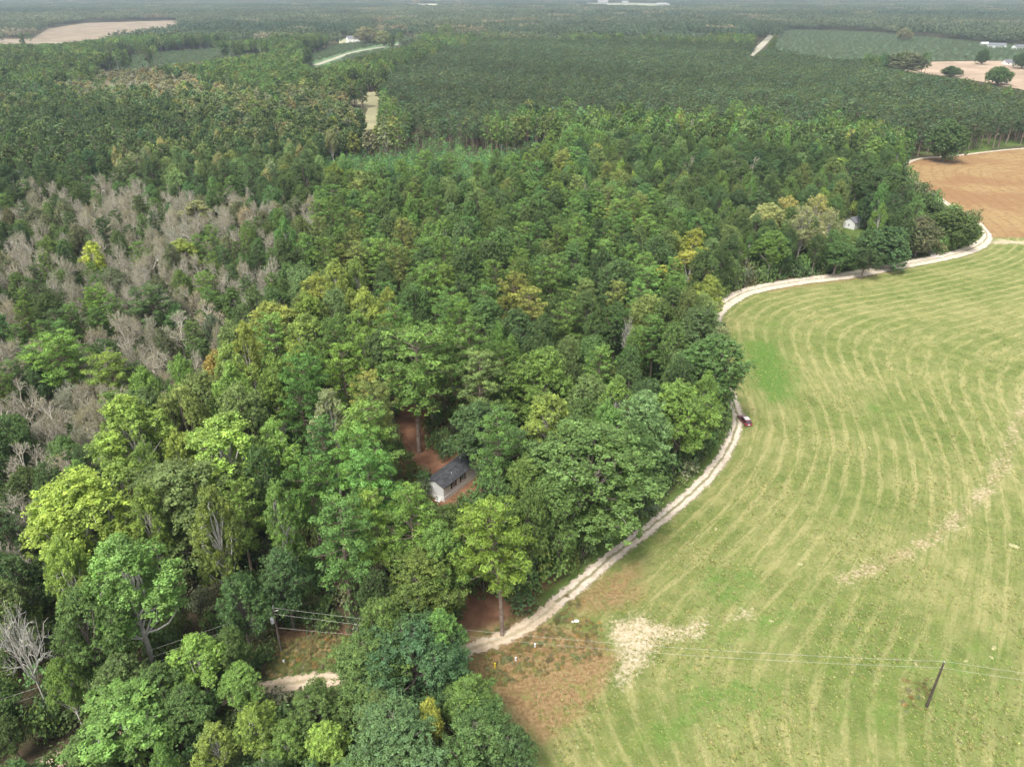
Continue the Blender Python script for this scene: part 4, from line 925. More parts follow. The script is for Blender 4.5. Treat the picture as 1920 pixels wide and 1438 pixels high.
def road_mat(name, half, sandc, sandc2, center):
    t = NT(name); p = t.pos(); ac = t.attr('across').outputs['Fac']; al = t.attr('along').outputs['Fac']
    n1 = t.noise(p, 1.0, 5, .65); n2 = t.noise(p, .25, 3); n3 = t.noise(p, 5.0, 3)
    w = t.math('ADD', ac, t.math('MULTIPLY', t.math('SUBTRACT', n2, .5), .8)); aw = t.math('ABSOLUTE', w)
    c = t.mix(t.ramp(n1, .3, .7), sandc, sandc2)
    cen = t.math('ADD', t.math('MULTIPLY', aw, 1.0), t.math('MULTIPLY', t.math('SUBTRACT', n1, .5), .8))
    c = t.mix(t.math('MULTIPLY', t.ramp(cen, .42, .12), center), c, (.20, .19, .09))
    c = t.mix(t.math('MULTIPLY', t.ramp(n3, .62, .75), .3), c, (.30, .25, .18))
    e = t.math('ADD', aw, t.math('MULTIPLY', t.math('SUBTRACT', n1, .5), 2.8))
    hf = t.attr('half').outputs['Fac'] if half is None else half
    al_ = t.ramp(t.math('SUBTRACT', hf, e), -.1, .5)
    return t.end(t.n('ShaderNodeMixShader', {0: al_, 1: t.n('ShaderNodeBsdfTransparent').outputs[0], 2: t.bsdf(c, .95, .1, normal=t.bump(n1, .4, .1))}).outputs[0])
M_ROAD = road_mat('track_sand', None, (.47, .39, .30), (.66, .58, .48), .85)
ribbon('dirt_road', ROAD, 8.4, .14, M_ROAD)
ribbon('sandy_path', ROAD_B, 4.6, .12, road_mat('path_sand', 1.5, (.46, .36, .25), (.62, .51, .38), .35))
ribbon('yard_drive', catmull([G(*p) for p in [(1760, 484), (1742, 470), (1725, 462), (1700, 455)]], 6), 7, .2, road_mat('drive_sand', 2.4, (.52, .46, .40), (.70, .64, .58), .1))
M_FROAD = road_mat('far_sand', 6.0, (.55, .52, .42), (.66, .63, .52), .0)
for i, r_ in enumerate(FAR_ROADS):
    ribbon('far_road', catmull([G(*p) for p in r_], 5), 9 if i != 1 else 12, .5, plain(f'far_road_sand_{i}', (.36, .34, .26), .95, .1))
for i, (nm, (pl, colr)) in enumerate(FAR_OPEN.items()):
    w = [G(*p) for p in pl]; t = NT(nm); p = t.pos(); n1 = t.noise(p, .02, 5, .65); n2 = t.noise(p, .15, 4, .6)
    c = t.mix(t.ramp(n1, .35, .65), [k * .8 for k in colr], [min(1, k * 1.18) for k in colr]); c = t.mix(t.math('MULTIPLY', t.ramp(n2, .5, .7), .5), c, [k * .72 for k in colr])
    me = mesh_from(nm, [(a, b, .3) for a, b in w], [np.arange(len(w)).reshape(1, -1)], [t.end(t.bsdf(c, .95, .1))])
    o = tag(obj(nm, me), kind='structure')

# grass and straw tufts standing on the hay field
def tuft(name, seed, n=9, H=.28, R=.35):
    r = np.random.default_rng(seed); V = []; Fc = []
    for i in range(n):
        a = r.uniform(0, 6.28); o = np.array([math.cos(a), math.sin(a), 0]) * R * r.uniform(.1, 1); d = np.array([math.cos(a + .8), math.sin(a + .8), 0]) * R * .5; s = np.cross(d, (0, 0, 1)) * r.uniform(.25, .6)
        b = len(V); V += [o - s, o + s, o + d + np.array([0, 0, H * r.uniform(.6, 1.1)])]; Fc.append((b, b + 1, b + 2))
    return mesh_from(name, V, [np.array(Fc)], [M_LEAF], attrs={'shade': ('FACE', 'FLOAT', r.uniform(.7, 1.3, n)), 'hue': ('FACE', 'FLOAT', r.random(n) * .3)})
TUFTS = [tuft(f'tuft_{i}', 200 + i) for i in range(3)]
NT_ = 90000; ty = rng.uniform(45, 290, NT_); tx = rng.uniform(0, 1, NT_) * (ty * .75 + 30); dens = rng.random(NT_) < np.clip((150 / (ty + 20)) ** 1.5, 0, 1)
e, al_ = smooth_dist(EDGE, tx, ty); m = inside(HAY, tx, ty) & dens & (e > 3); d1, _ = seg_dist(ROAD, tx, ty); m &= d1 > 3
tx, ty, e = tx[m], ty[m], e[m]
near_row = rng.random(len(tx)) < .3
keep = near_row | (rng.random(len(tx)) < .6); tx, ty, near_row = tx[keep], ty[keep], near_row[keep]; n = len(tx)
cols = np.where(near_row[:, None] & (rng.random((n, 1)) < .45), np.array([[.34, .32, .15]]), np.where(rng.random((n, 1)) < .5, np.array([[.24, .28, .08]]), np.array([[.28, .28, .11]])))
s = rng.uniform(.3, .85, n)
scatter('grass', TUFTS, np.c_[tx, ty, np.full(n, .04)], rng.integers(0, 3, n), rng.uniform(0, 6.28, n), np.c_[s * 1.3, s * 1.3, s * .8], jit_arr(cols, rng, .12), 'mown grass and dry straw tufts across the hay field')
# rough brown and green growth on the corner by the wires
PCH = [[(900, 1230), (1040, 1140), (1130, 1170), (1140, 1230), (1040, 1260), (930, 1290)], [(500, 1200), (690, 1190), (650, 1275), (505, 1285)], [(1690, 1270), (1750, 1270), (1765, 1340), (1690, 1345)], [(900, 1190), (1060, 1115), (1100, 1130), (960, 1215)]]
RX = []; RY = []
for i, pl in enumerate(PCH):
    w = np.array([G(*p) for p in pl]); k = [420, 420, 20, 260][i]
    a = rng.uniform(w[:, 0].min(), w[:, 0].max(), k * 2); b = rng.uniform(w[:, 1].min(), w[:, 1].max(), k * 2); m = inside([tuple(v) for v in w], a, b); RX.append(a[m]); RY.append(b[m])
rx = np.concatenate(RX); ry = np.concatenate(RY); d2, _ = seg_dist(ROAD_B, rx, ry); m = d2 > 1.9; rx, ry = rx[m], ry[m]; n = len(rx)
cols = np.array([(.20, .21, .08), (.36, .29, .15), (.28, .20, .10), (.28, .28, .11)])[rng.choice(4, n, p=[.22, .3, .26, .22])]; s = rng.uniform(.10, .30, n)
scatter('weeds', [v.joined for v in V_SHRUB], np.c_[rx, ry, np.zeros(n)], rng.integers(0, 3, n), rng.uniform(0, 6.28, n), np.c_[s, s, s * .8], jit_arr(cols, rng, .2), 'tangled brown and green weeds around the track corner and pole foot')

# ------------------------------------------------------------------ buildings
M_SIDING = plain('white_siding', (.74, .74, .72), .5, .4, var=.04); M_SKIRT = plain('skirting', (.80, .79, .75), .6, .3, var=.06)
M_SHINGLE = plain('dark_shingle', (.068, .070, .076), .9, .2, var=.35, scale=1.2); M_BLACK = plain('black_shutter', (.015, .015, .017), .5, .4)
M_FRAME = plain('white_trim', (.8, .8, .79), .5, .4, var=.03); M_WOOD = plain('weathered_wood', (.33, .26, .19), .85, .2, var=.2)
t = NT('window_glass'); M_GLASS = t.end(t.bsdf((.03, .04, .05), .08, .8))
def siding_boards(name_root, L, z0, z1, y, face, parent, mat, n):
    """horizontal lap boards on a long wall; one joined piece per wall would hide them, so each is a part sharing one mesh"""
    h = (z1 - z0) / n; first = None
    for i in range(n):
        if first is None:
            first = MB().poly([(0, 0, 0), (L, 0, 0), (L, 0, h), (0, 0, h), (0, face * .035, 0), (L, face * .035, 0), (L, face * .008, h), (0, face * .008, h)],
                              [(0, 3, 2, 1), (4, 5, 6, 7), (0, 1, 5, 4), (3, 7, 6, 2), (0, 4, 7, 3), (1, 2, 6, 5)]).build('siding_board', mat, parent); o = first
        else: o = first.copy(); COL.objects.link(o); o.parent = parent
        o.location = (0, y, z0 + i * h)
def window(parent, pos, axis, w, h, shutters=True, face=-1):
    """axis 'x': wall runs along x and the window faces face*y; axis 'y': wall runs along y and it faces face*x"""
    def place(o):
        o.location = pos
        if axis == 'y': o.rotation_euler = (0, 0, math.pi / 2)
        return o
    s = face if axis == 'x' else -face
    f = MB(); d = .07
    for (a, b, c, e) in ((-w / 2, w / 2, 0, .07), (-w / 2, w / 2, h - .07, h), (-w / 2, -w / 2 + .07, .07, h - .07), (w / 2 - .07, w / 2, .07, h - .07), (-w / 2 + .07, w / 2 - .07, h / 2 - .03, h / 2 + .03)):
        f.box(a, b, min(0, s * d), max(0, s * d), c, e)
    fr = place(f.build('window', M_FRAME, parent))
    MB().box(-w / 2 + .07, w / 2 - .07, min(0, s * .04), max(0, s * .04), .07, h - .07).build('pane', M_GLASS, fr)
    if shutters:
        for q in (-1, 1):
            x0 = q * (w / 2 + .24); place(MB().box(x0 - .22, x0 + .22, min(0, s * .055), max(0, s * .055), -.04, h + .04).build('shutter', M_BLACK, parent))
# mobile home: local x along the long wall, near corner at origin
ax = np.array(G(874.4, 908)) - np.array(G(833, 940.7)); ang = math.atan2(ax[1], ax[0]); h0 = G(833, 940.7)
mh = tag(empty('mobile_home', (h0[0], h0[1], 0), ang), 'white single-wide mobile home with dark shingle roof in the tree clearing', 'mobile home')
LN, WD, ZS, ZE = 18.0, 4.4, .95, 3.35
MB().box(.05, LN - .05, .05, WD - .05, ZS, ZE).build('wall', M_SIDING, mh)
MB().poly([(.05, .05, ZE), (.05, WD - .05, ZE), (.05, WD / 2, ZE + .85), (LN - .05, .05, ZE), (LN - .05, WD - .05, ZE), (LN - .05, WD / 2, ZE + .85)], [(0, 2, 1), (3, 4, 5), (0, 1, 4, 3), (0, 3, 5, 2), (1, 2, 5, 4)]).build('gable', M_SIDING, mh)
siding_boards('siding', LN, ZS, ZE - .02, .05, -1, mh, M_SIDING, 10)
for k in range(15): MB().box(k * 1.2 + .01, k * 1.2 + 1.18, -.06, .03, 0, ZS - .02).build('skirting_panel', M_SKIRT, mh)
for k in range(4): MB().box(-.06, .03, k * 1.1 + .02, k * 1.1 + 1.08, 0, ZS - .02).build('skirting_panel', M_SKIRT, mh)
MB().box(-.09, LN + .02, -.09, -.05, ZS - .03, ZS + .06).build('trim_rail', M_FRAME, mh)
rf = MB().poly([(-.25, -.25, ZE - .03), (LN + .25, -.25, ZE - .03), (LN + .25, WD / 2, ZE + .95), (-.25, WD / 2, ZE + .95), (-.25, WD + .25, ZE - .03), (LN + .25, WD + .25, ZE - .03),
                (-.25, -.25, ZE + .07), (LN + .25, -.25, ZE + .07), (LN + .25, WD / 2, ZE + 1.05), (-.25, WD / 2, ZE + 1.05), (-.25, WD + .25, ZE + .07), (LN + .25, WD + .25, ZE + .07)],
               [(6, 7, 8, 9), (9, 8, 11, 10), (0, 3, 2, 1), (3, 4, 5, 2), (0, 1, 7, 6), (4, 10, 11, 5), (0, 6, 9, 3), (3, 9, 10, 4), (1, 2, 8, 7), (2, 5, 11, 8)]).build('roof', M_SHINGLE, mh)
MB().tube([(4, 1.2, ZE + .5), (4, 1.2, ZE + 1.0)], [.06, .06]).build('vent_pipe', M_FRAME, rf); MB().tube([(9, 3.0, ZE + .6), (9, 3.0, ZE + 1.2)], [.09, .09]).build('vent_pipe', M_FRAME, rf)
MB().box(-.2, LN + .2, WD / 2 - .12, WD / 2 + .12, ZE + 1.03, ZE + 1.08).build('ridge_cap', plain('ridge', (.085, .088, .095), .9), rf)
for xw in (3.1, 6.0, 11.0, 15.0): window(mh, (xw, .0, ZS + .85), 'x', .85, 1.15)
window(mh, (.05, 2.9, ZS + 1.1), 'y', .5, .7, False)
st = tag(empty('entry_steps', (h0[0] - .6, h0[1] + 1.4, 0), ang), 'white entry steps with railing at the near end of the mobile home', 'steps')
for i in range(4): MB().box(-1.5 + i * .3, .4, -.6, .6, i * .22, i * .22 + .05).build('step', M_FRAME, st)
for q in (-.6, .6): MB().tube([(-1.5, q, 0), (-1.5, q, 1.0), (.4, q, 1.8), (.4, q, 0)], [.03] * 4, 5).build('railing', M_FRAME, st)

# small white house
c0 = np.array(G(1601, 431.5)); c1 = np.array(G(1614.5, 427)); ang2 = math.atan2(*(c1 - c0)[::-1])
sh = tag(empty('small_house', (c0[0], c0[1], 0), ang2), 'small white clapboard house with grey gable roof beside the dark oaks', 'house')
L2, W2, E2 = 8.5, 5.2, 2.9
MB().box(0, L2, .02, W2, 0, E2).build('wall', M_SIDING, sh)
siding_boards('siding', L2, .1, E2, .02, -1, sh, M_SIDING, 9)
MB().poly([(0, .02, E2), (0, W2, E2), (0, W2 / 2, E2 + 1.5), (L2, .02, E2), (L2, W2, E2), (L2, W2 / 2, E2 + 1.5)], [(0, 2, 1), (3, 4, 5), (0, 3, 5, 2), (1, 2, 5, 4)]).build('gable', M_SIDING, sh)
M_GREYR = plain('grey_roofing', (.16, .165, .18), .85, .2, var=.25)
MB().poly([(-.3, -.35, E2 - .1), (L2 + .3, -.35, E2 - .1), (L2 + .3, W2 / 2, E2 + 1.62), (-.3, W2 / 2, E2 + 1.62), (-.3, W2 + .35, E2 - .1), (L2 + .3, W2 + .35, E2 - .1),
           (-.3, -.35, E2), (L2 + .3, -.35, E2), (L2 + .3, W2 / 2, E2 + 1.74), (-.3, W2 / 2, E2 + 1.74), (-.3, W2 + .35, E2), (L2 + .3, W2 + .35, E2)],
          [(6, 7, 8, 9), (9, 8, 11, 10), (0, 3, 2, 1), (3, 4, 5, 2), (0, 1, 7, 6), (4, 10, 11, 5), (0, 6, 9, 3), (3, 9, 10, 4), (1, 2, 8, 7), (2, 5, 11, 8)]).build('roof', M_GREYR, sh)
for xw in (2.0, 6.2): window(sh, (xw, -.02, 1.1), 'x', .8, 1.1, False)
window(sh, (-.0, 2.6, 1.1), 'y', .7, 1.0, False)
pc = MB()
for a in (0.1, 2.4):
    for b in (.2, 2.3): pc.box(L2 + a, L2 + a + .12, b, b + .12, .15, 2.4)
pc.build('porch_post', M_FRAME, sh); MB().box(L2, L2 + 2.7, .0, 2.6, 2.4, 2.5).build('porch_roof', M_GREYR, sh); MB().box(L2, L2 + 2.6, .05, 2.5, 0, .15).build('porch_floor', M_WOOD, sh)

# far buildings
def far_house(px, py, L, W, E, rz, label, roofm, wallm=None, name='farmhouse'):
    x, y = G(px, py); h = tag(empty(name, (x, y, 0), rz), label, 'house' if name == 'farmhouse' else 'barn'); wallm = wallm or M_SIDING
    MB().box(-L / 2, L / 2, -W / 2, W / 2, 0, E).build('wall', wallm, h); R_ = W * .3; a, b = L / 2, W / 2
    MB().poly([(-a, -b, E), (-a, b, E), (-a, 0, E + R_), (a, -b, E), (a, b, E), (a, 0, E + R_)], [(0, 2, 1), (3, 4, 5)]).build('gable', wallm, h)
    MB().poly([(-a - .5, -b - .5, E - .25), (a + .5, -b - .5, E - .25), (a + .5, 0, E + R_ + .05), (-a - .5, 0, E + R_ + .05), (-a - .5, b + .5, E - .25), (a + .5, b + .5, E - .25), (a + .5, 0, E + R_ + .3), (-a - .5, 0, E + R_ + .3)],
              [(0, 1, 6, 7), (7, 6, 5, 4), (0, 3, 2, 1), (3, 4, 5, 2), (0, 7, 3), (3, 7, 4), (1, 2, 6), (2, 5, 6)]).build('roof', roofm, h)
    wsrc = MB().box(-.7, .7, -.05, .0, 0, 1.5).build('window', M_GLASS, h); wsrc.location = (-L / 3, -W / 2 - .02, 1.2)
    for k in (0, 1): w2 = wsrc.copy(); COL.objects.link(w2); w2.parent = h; w2.location = (k * L / 3, -W / 2 - .02, 1.2)
    return h
M_FARW = plain('far_wall', (.30, .30, .28), .7)
far_house(662, 80, 22, 13, 6.5, .5, 'distant white farmhouse with grey roof beside a tan tree', M_GREYR)
far_house(1068, 9, 40, 20, 7, .1, 'distant long white shed, first from the left near the horizon', M_FARW, M_FARW, name='barn')
far_house(1130, 7, 60, 24, 9, .05, 'distant wide white shed in the middle of the horizon sheds', M_FARW, M_FARW, name='barn')
far_house(1172, 8, 36, 24, 8, -.1, 'distant cream-coloured shed right of the widest one', M_FARW, M_FARW, name='barn')
far_house(1240, 11, 62, 20, 7, .05, 'distant long low white shed at the right of the horizon row', M_FARW, M_FARW, name='barn')
far_house(1292, 11, 36, 18, 6, -.05, 'distant low white shed, last in the horizon row', M_FARW, M_FARW, name='barn')
far_house(1007, 3, 60, 30, 9, .0, 'distant tiny white shed left of the horizon row', M_FARW, M_FARW, name='barn')
far_house(1895, 122, 20, 9, 3.5, .1, 'low pale farmhouse beyond the ploughed field at the right edge', M_GREYR)
far_house(1868, 90, 26, 10, 4, -.2, 'white roadside house among trees past the green clearing', M_GREYR)
far_house(1908, 93, 18, 9, 4, .3, 'white house at the far right edge of the green clearing', M_GREYR)
far_house(1845, 86, 12, 7, 3.2, .0, 'small white outbuilding at the corner of the green clearing', M_SIDING)

# trees on the far fields
def far_tree(px, py, w, H, kind, pal, label, v=None):
    x, y = G(px, py); dist = y * CT + CAM_H * ST; v = v or (V_LIVE[px % 2] if kind == 'oak' else KV[kind][0]); R = w * .9 / F_PX * dist / 2; H *= 1.15
    e = bpy.data.objects.new(NAME[kind], None); COL.objects.link(e); e.location = (x, y, 0); e.scale = (R / v.R, R / v.R, H / v.H); e.rotation_euler = (0, 0, px)
    tr = bpy.data.objects.new('trunk', v.trunk); cr = bpy.data.objects.new('crown', v.crown)
    for o in (tr, cr): COL.objects.link(o); o.parent = e
    cr['tint'] = list(PAL[pal][0]); tag(e, label, CATN[kind], 'single trees on the far fields')
far_tree(688, 84, 50, 22, 'oak', 'tan', 'broad tan tree right of the distant white farmhouse')
far_tree(720, 88, 32, 20, 'oak', 'pale', 'pale tree right of the broad tan one by the farmhouse')
far_tree(837, 82, 34, 26, 'oak', 'oak_l', 'soft green tree alone on the skyline of the far plantation')
far_tree(1840, 122, 26, 15, 'oak', 'oak_d', 'dark round tree beyond the ploughed field, left of the low farmhouse')
far_tree(1915, 130, 34, 16, 'oak', 'oak_d', 'dark tree at the right edge beyond the ploughed field')
far_tree(1690, 140, 90, 19, 'oak', 'greyg', 'wide grey-brown tree at the left corner of the ploughed field')
far_tree(1652, 134, 44, 14, 'oak', 'oak_d', 'dark tree beside the wide grey-brown one at the ploughed field')
far_tree(1780, 145, 40, 9, 'oak', 'oak_d', 'low dark tree in the middle of the ploughed field edge')
far_tree(1870, 160, 52, 14, 'oak', 'oak', 'open green tree in front of the ploughed field, right')
far_tree(1717, 56, 22, 20, 'oak', 'oak_d', 'dark domed tree above the upper right green clearing')
far_tree(1692, 78, 30, 18, 'oak', 'tan', 'brownish tree at the top edge of the green clearing')

# ------------------------------------------------------------------ poles and wires
M_POLE = plain('pole_wood', (.085, .070, .058), .9, .1, var=.3); M_WIRE = plain('wire', (.42, .42, .36), .5, .4); M_TRANS = plain('transformer_paint', (.62, .64, .65), .4, .5, var=.05)
def pole(base_px, H, rz, label, transformer=False, mat=None, xy=None):
    x, y = xy or G(*base_px); e = tag(empty('utility_pole', (x, y, 0), rz), label, 'utility pole')
    MB().tube([(0, 0, 0), (0, 0, H * .5), (0, 0, H)], [.19, .16, .12]).build('post', mat or M_POLE, e)
    ins = MB().tube([(0, 0, H), (0, 0, H + .28)], [.05, .03], 6).build('insulator', M_TRANS, e)
    i2 = ins.copy(); COL.objects.link(i2); i2.parent = e; i2.location = (.2, 0, -1.25)
    MB().box(-.25, .25, -.05, .05, H - 1.3, H - 1.15).build('bracket', M_POLE, e)
    if transformer:
        tf = MB().tube([(-.38, 0, H - 2.7), (-.38, 0, H - 1.75)], [.30, .30], 12).build('transformer', M_TRANS, e)
        MB().tube([(-.38, 0, H - 1.75), (-.38, 0, H - 1.62), (-.3, 0, H - 1.4)], [.31, .2, .04], 10).build('transformer_lid', M_TRANS, tf)
        MB().box(-.75, .75, -.05, .05, H - .55, H - .43).build('crossarm', M_PALE, e)
        MB().tube([(0, 0, H - .5), (.15, 0, H + .7)], [.04, .03], 5).build('arrester', M_TRANS, e)
    return np.array([x, y, H])
p1 = pole((1737, 1325), 9.0, 0.1, 'dark wooden utility pole standing alone in the hay field')
p2 = pole((528, 1222), 9.0, 0.3, 'grey wooden utility pole with a white transformer at the wood edge', True, M_BARK)
p0 = pole(None, 9.0, 0, 'far-right utility pole beyond the frame carrying the field wires', xy=(148.0, 58.0)) if False else np.array([150.0, 57.5, 9.0])
p3 = np.array([-105.0, 47.0, 9.0])
def wire(a, b, dz, side, sag, label, r=.015):
    d = (b - a)[:2]; n = np.array([-d[1], d[0]]) / np.linalg.norm(d) * side; pts = []
    for i in range(25):
        t_ = i / 24; q = a + (b - a) * t_; pts.append((q[0] + n[0], q[1] + n[1], q[2] + dz - sag * 4 * t_ * (1 - t_)))
    o = MB().tube(pts, [r] * 25, 5).build('power_line', M_WIRE); tag(o, label, 'power line', 'overhead lines between the utility poles')
wire(p2, p1, .25, 0, 1.6, 'top wire from the transformer pole across to the field pole')
wire(p2, p1, -1.0, 0, 1.7, 'lower wire from the transformer pole across to the field pole')
wire(p1, p0, .25, 0, 1.6, 'top wire from the field pole out of the right edge'); wire(p1, p0, -1.0, 0, 1.7, 'lower wire from the field pole out of the right edge')
wire(p3, p2, .25, 0, 1.2, 'top wire from the transformer pole down to the lower left corner'); wire(p3, p2, -1.0, 0, 1.3, 'middle wire from the transformer pole to the lower left corner')
wire(p3, p2, -2.4, .3, 1.4, 'lowest wire from the transformer pole to the lower left corner')
g0 = np.array([p2[0], p2[1], 5.2]); g1 = np.array([p2[0] + 34, p2[1] - 2, 5.0]); wire(g0, g1, 0, 0, .7, 'thin service wire leaving the transformer pole toward the dark oak', .015)

# ------------------------------------------------------------------ red car
t = NT('red_paint'); M_RED = t.end(t.n('ShaderNodeBsdfPrincipled', {'Base Color': (.13, .010, .014, 1), 'Roughness': .3, 'Coat Weight': .6}).outputs[0])
M_TYRE = plain('tyre', (.02, .02, .02), .9); M_RIM = plain('rim', (.5, .5, .5), .35, .5, .8); M_PLATE = plain('plate', (.8, .8, .8), .5)
M_ROOF = plain('pale_grey', (.55, .54, .52), .35, .6)  # pale grey for the roof panel and headlights
x, y = G(1396, 792); car = tag(empty('parked_car', (x, y, 0), math.radians(8)), 'dark red car parked under branches beside the white track', 'car')
def prof_body(pts, halfw, inset):
    """side profile (y, z) lofted across x with a narrower upper edge"""
    m = MB(); n = len(pts); ws = [halfw - inset * max(0, (z - .75)) for _, z in pts]
    V = [(-w, yy, z) for (yy, z), w in zip(pts, ws)] + [(w, yy, z) for (yy, z), w in zip(pts, ws)]
    m.poly(V, [tuple(range(n))[::-1], tuple(range(n, 2 * n))] + [(i, (i + 1) % n, n + (i + 1) % n, n + i) for i in range(n)]); return m
# y: rear at -2.2, front at +2.2
prof_body([(-2.2, .35), (-2.22, .75), (-2.1, 1.0), (1.0, 1.02), (1.9, .92), (2.2, .7), (2.2, .35)], .90, .12).build('body', M_RED, car, bevel=.05)
cab = prof_body([(-2.05, 1.0), (-1.75, 1.45), (-1.4, 1.55), (.1, 1.52), (.95, 1.02)], .86, .28).build('cabin', M_RED, car, bevel=.03)
MB().box(-.60, .60, -1.45, .0, 1.555, 1.60).build('roof_panel', M_ROOF, car, bevel=.015)
MB().poly([(-.70, -2.075, 1.06), (.70, -2.075, 1.06), (.62, -1.80, 1.44), (-.62, -1.80, 1.44)], [(0, 1, 2, 3)]).build('rear_window', M_GLASS, car)
MB().poly([(-.70, .93, 1.09), (.70, .93, 1.09), (.62, .20, 1.50), (-.62, .20, 1.50)], [(0, 3, 2, 1)]).build('windscreen', M_GLASS, car)
for s_ in (-1, 1):
    MB().poly([(s_ * .835, -1.7, 1.1), (s_ * .835, .65, 1.1), (s_ * .735, .1, 1.45), (s_ * .735, -1.5, 1.45)], [(0, 1, 2, 3)]).build('side_window', M_GLASS, car)
    MB().box(s_ * .72 - .14, s_ * .72 + .14, -2.26, -2.2, .72, .95).build('tail_light', plain('tail_red', (.5, .02, .02), .3), car)
    MB().box(s_ * .68 - .16, s_ * .68 + .16, 2.16, 2.22, .62, .8).build('headlight', M_ROOF, car)
    MB().box(s_ * .98 - .08, s_ * .98 + .08, .55, .7, 1.0, 1.15).build('mirror', M_RED, car)
    for yy in (-1.35, 1.35):
        w = MB().tube([(s_ * .74, yy, .33), (s_ * .92, yy, .33)], [.33, .33], 18).build('wheel', M_TYRE, car)
        MB().tube([(s_ * .90, yy, .33), (s_ * .935, yy, .33)], [.2, .18], 12).build('rim', M_RIM, w)
MB().box(-.26, .26, -2.27, -2.22, .62, .78).build('number_plate', M_PLATE, car); MB().box(-.85, .85, -2.32, -2.2, .38, .56).build('bumper', plain('bumper', (.25, .1, .1), .4), car, bevel=.03)

# ------------------------------------------------------------------ small things
M_SHEET = plain('white_plastic', (.75, .77, .78), .5, .4, var=.08)
def crumpled(name, px, py, sx, sy, sz, mat, label, cat, seed, group=None, rz=0.0):
    r = np.random.default_rng(seed); x, y = G(px, py); n = 7; V = []; Fq = []
    for i in range(n):
        for j in range(n):
            u, v = i / (n - 1) * 2 - 1, j / (n - 1) * 2 - 1; e = max(abs(u), abs(v)); kk = math.sqrt(max(0, 1 - .5 * min(u * u, v * v) / max(e * e, 1e-6))) * (1 + r.normal() * .09); V.append((u * sx * kk, v * sy * kk, .05 + sz * (1 - e ** 2) * r.uniform(.5, 1.1)))
    for i in range(n - 1):
        for j in range(n - 1): a = i * n + j; Fq.append((a, a + n, a + n + 1, a + 1))
    b = len(V); edge = [i * n for i in range(n)] + [(n - 1) * n + j for j in range(1, n)] + [i * n + n - 1 for i in range(n - 2, -1, -1)] + [j for j in range(n - 2, 0, -1)]
    for k in edge: V.append((V[k][0], V[k][1], 0))
    for k in range(len(edge)): k2 = (k + 1) % len(edge); Fq.append((edge[k], edge[k2], b + k2, b + k))
    o = MB().poly(V, Fq).build(name, mat); o.location = (x, y, .08); o.rotation_euler = (0, 0, rz); tag(o, label, cat, group)
crumpled('plastic_sheet', 1081, 1165, .42, .34, .25, M_SHEET, 'largest crumpled white plastic sheet on the rough grass', 'plastic sheet', 1, 'white litter by the track corner')
crumpled('plastic_sheet', 1073.5, 1166, .16, .2, .14, M_SHEET, 'small white plastic scrap left of the largest sheet', 'plastic sheet', 2, 'white litter by the track corner')
crumpled('plastic_sheet', 1076, 1170, .14, .14, .12, M_SHEET, 'tiny white plastic scrap just below the largest sheet', 'plastic sheet', 3, 'white litter by the track corner')
M_STRAW = plain('dry_straw', (.33, .32, .16), .95, .1, var=.25, scale=6)
for i, (px, py, s_, lab) in enumerate([(1500, 1058, .8, 'flat pale straw clump near the middle of the hay field'), (1342, 992, .7, 'pale straw clump close to the track below the bulge'), (1900, 1024, 1.3, 'large pale straw clump at the right edge above the wires'),
        (1863, 1215, .8, 'pale straw clump between the field pole and right edge, upper'), (1858, 1233, .5, 'small pale straw clump under the upper one near the pole'), (1811, 1240, .5, 'pale straw clump just right of the field pole top'),
        (1716, 1245, .55, 'pale straw clump touching the wires left of the field pole'), (1446, 1165, .6, 'whitish straw clump right of the bare sand patch'), (1582, 680, .9, 'pale straw clump alone in the upper hay field'), (1082, 1400, .5, 'small pale straw clump at the bottom beside the mown line'),
        (1408, 795, .45, 'pale straw scrap right of the parked red car'), (1630, 840, .7, 'straw clump on a windrow in the middle upper field')]):
    crumpled('straw_clump', px, py, s_ * .7, s_ * .4, .25, M_STRAW, lab, 'straw clump', 20 + i, 'loose straw clumps on the hay field', i * 1.3)
M_YEL = plain('yellow_plastic', (.75, .62, .05), .5, .3)
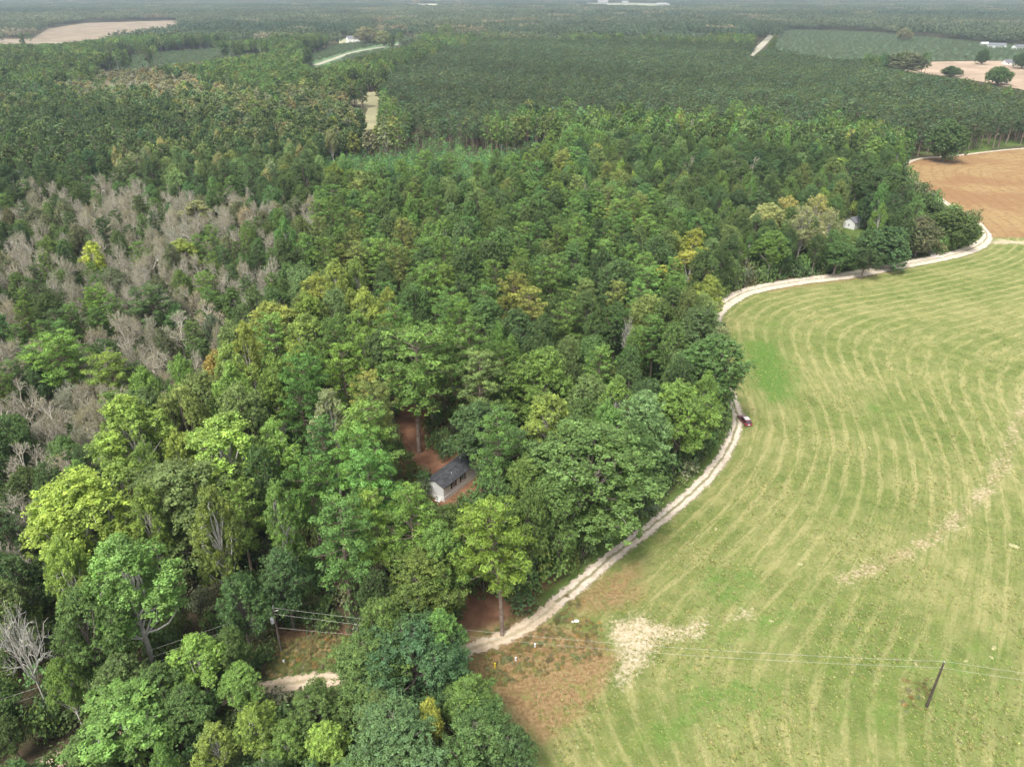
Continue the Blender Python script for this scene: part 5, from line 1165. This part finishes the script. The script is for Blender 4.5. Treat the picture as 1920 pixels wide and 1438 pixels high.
for (px, py, m_, h_, lab) in [(928, 1252, M_YEL, 1.0, 'short yellow marker post in the weeds by the dark oak'), (967, 1238, M_SHEET, .6, 'short white marker stake right of the yellow post'), (1003, 1213, M_SHEET, .7, 'white marker stake nearest the end of the track'), (533, 1245, M_SHEET, .8, 'white marker stake in the grass below the utility pole'), (501, 1232, M_SHEET, .8, 'white marker stake left of the utility pole foot')]:
    x, y = G(px, py); e = tag(empty('marker_post', (x, y, 0)), lab, 'marker post', 'marker posts along the track')
    MB().box(-.11, .11, -.07, .07, 0, h_).build('post', m_, e, bevel=.01); MB().box(-.13, .13, -.09, .09, h_, h_ + .06).build('cap', m_, e)
# fallen branches under the lone oak
def branch(px, py, L, rz, label, seed, group='fallen branches under the lone oak'):
    r = np.random.default_rng(seed); x, y = G(px, py); m = MB(); pts = [(0, 0, .2), (L * .5, r.normal() * .3, .5), (L, r.normal() * .5, .3)]; m.tube(pts, [.16, .12, .04], 6)
    for k in range(7): f = r.uniform(.2, .95); a = r.normal() * .9; m.tube([(L * f, 0, .4), (L * f + math.cos(a) * L * .3, math.sin(a) * L * .3, .5 + r.random())], [.06, .015], 4)
    o = m.build('fallen_branch', M_BARK); o.location = (x, y, 0); o.rotation_euler = (0, 0, rz); tag(o, label, 'fallen branch', group)
branch(1742, 304, 10, .2, 'longer fallen branch left of the lone oak', 1); branch(1755, 309, 8, -.2, 'fallen branch in front of the lone oak trunk', 2); branch(1786, 306, 6, .5, 'short fallen branch right of the lone oak trunk', 3)

# ------------------------------------------------------------------ haze
hz = MB().box(-9000, 9000, -1200, 9400, -1.5, 97).build('haze', None); tag(hz, 'thin bluish haze over the whole landscape', kind='stuff')
t = NT('haze'); v = t.n('ShaderNodeVolumePrincipled', {'Color': (.70, .84, 1.0, 1), 'Density': .00010, 'Anisotropy': .2}); t.t.links.new(v.outputs[0], t.out.inputs['Volume'])
hz.data.materials.clear(); hz.data.materials.append(t.m)
print('TREES', len(trees), cnt, {k: len(v) for k, v in mid.items()})
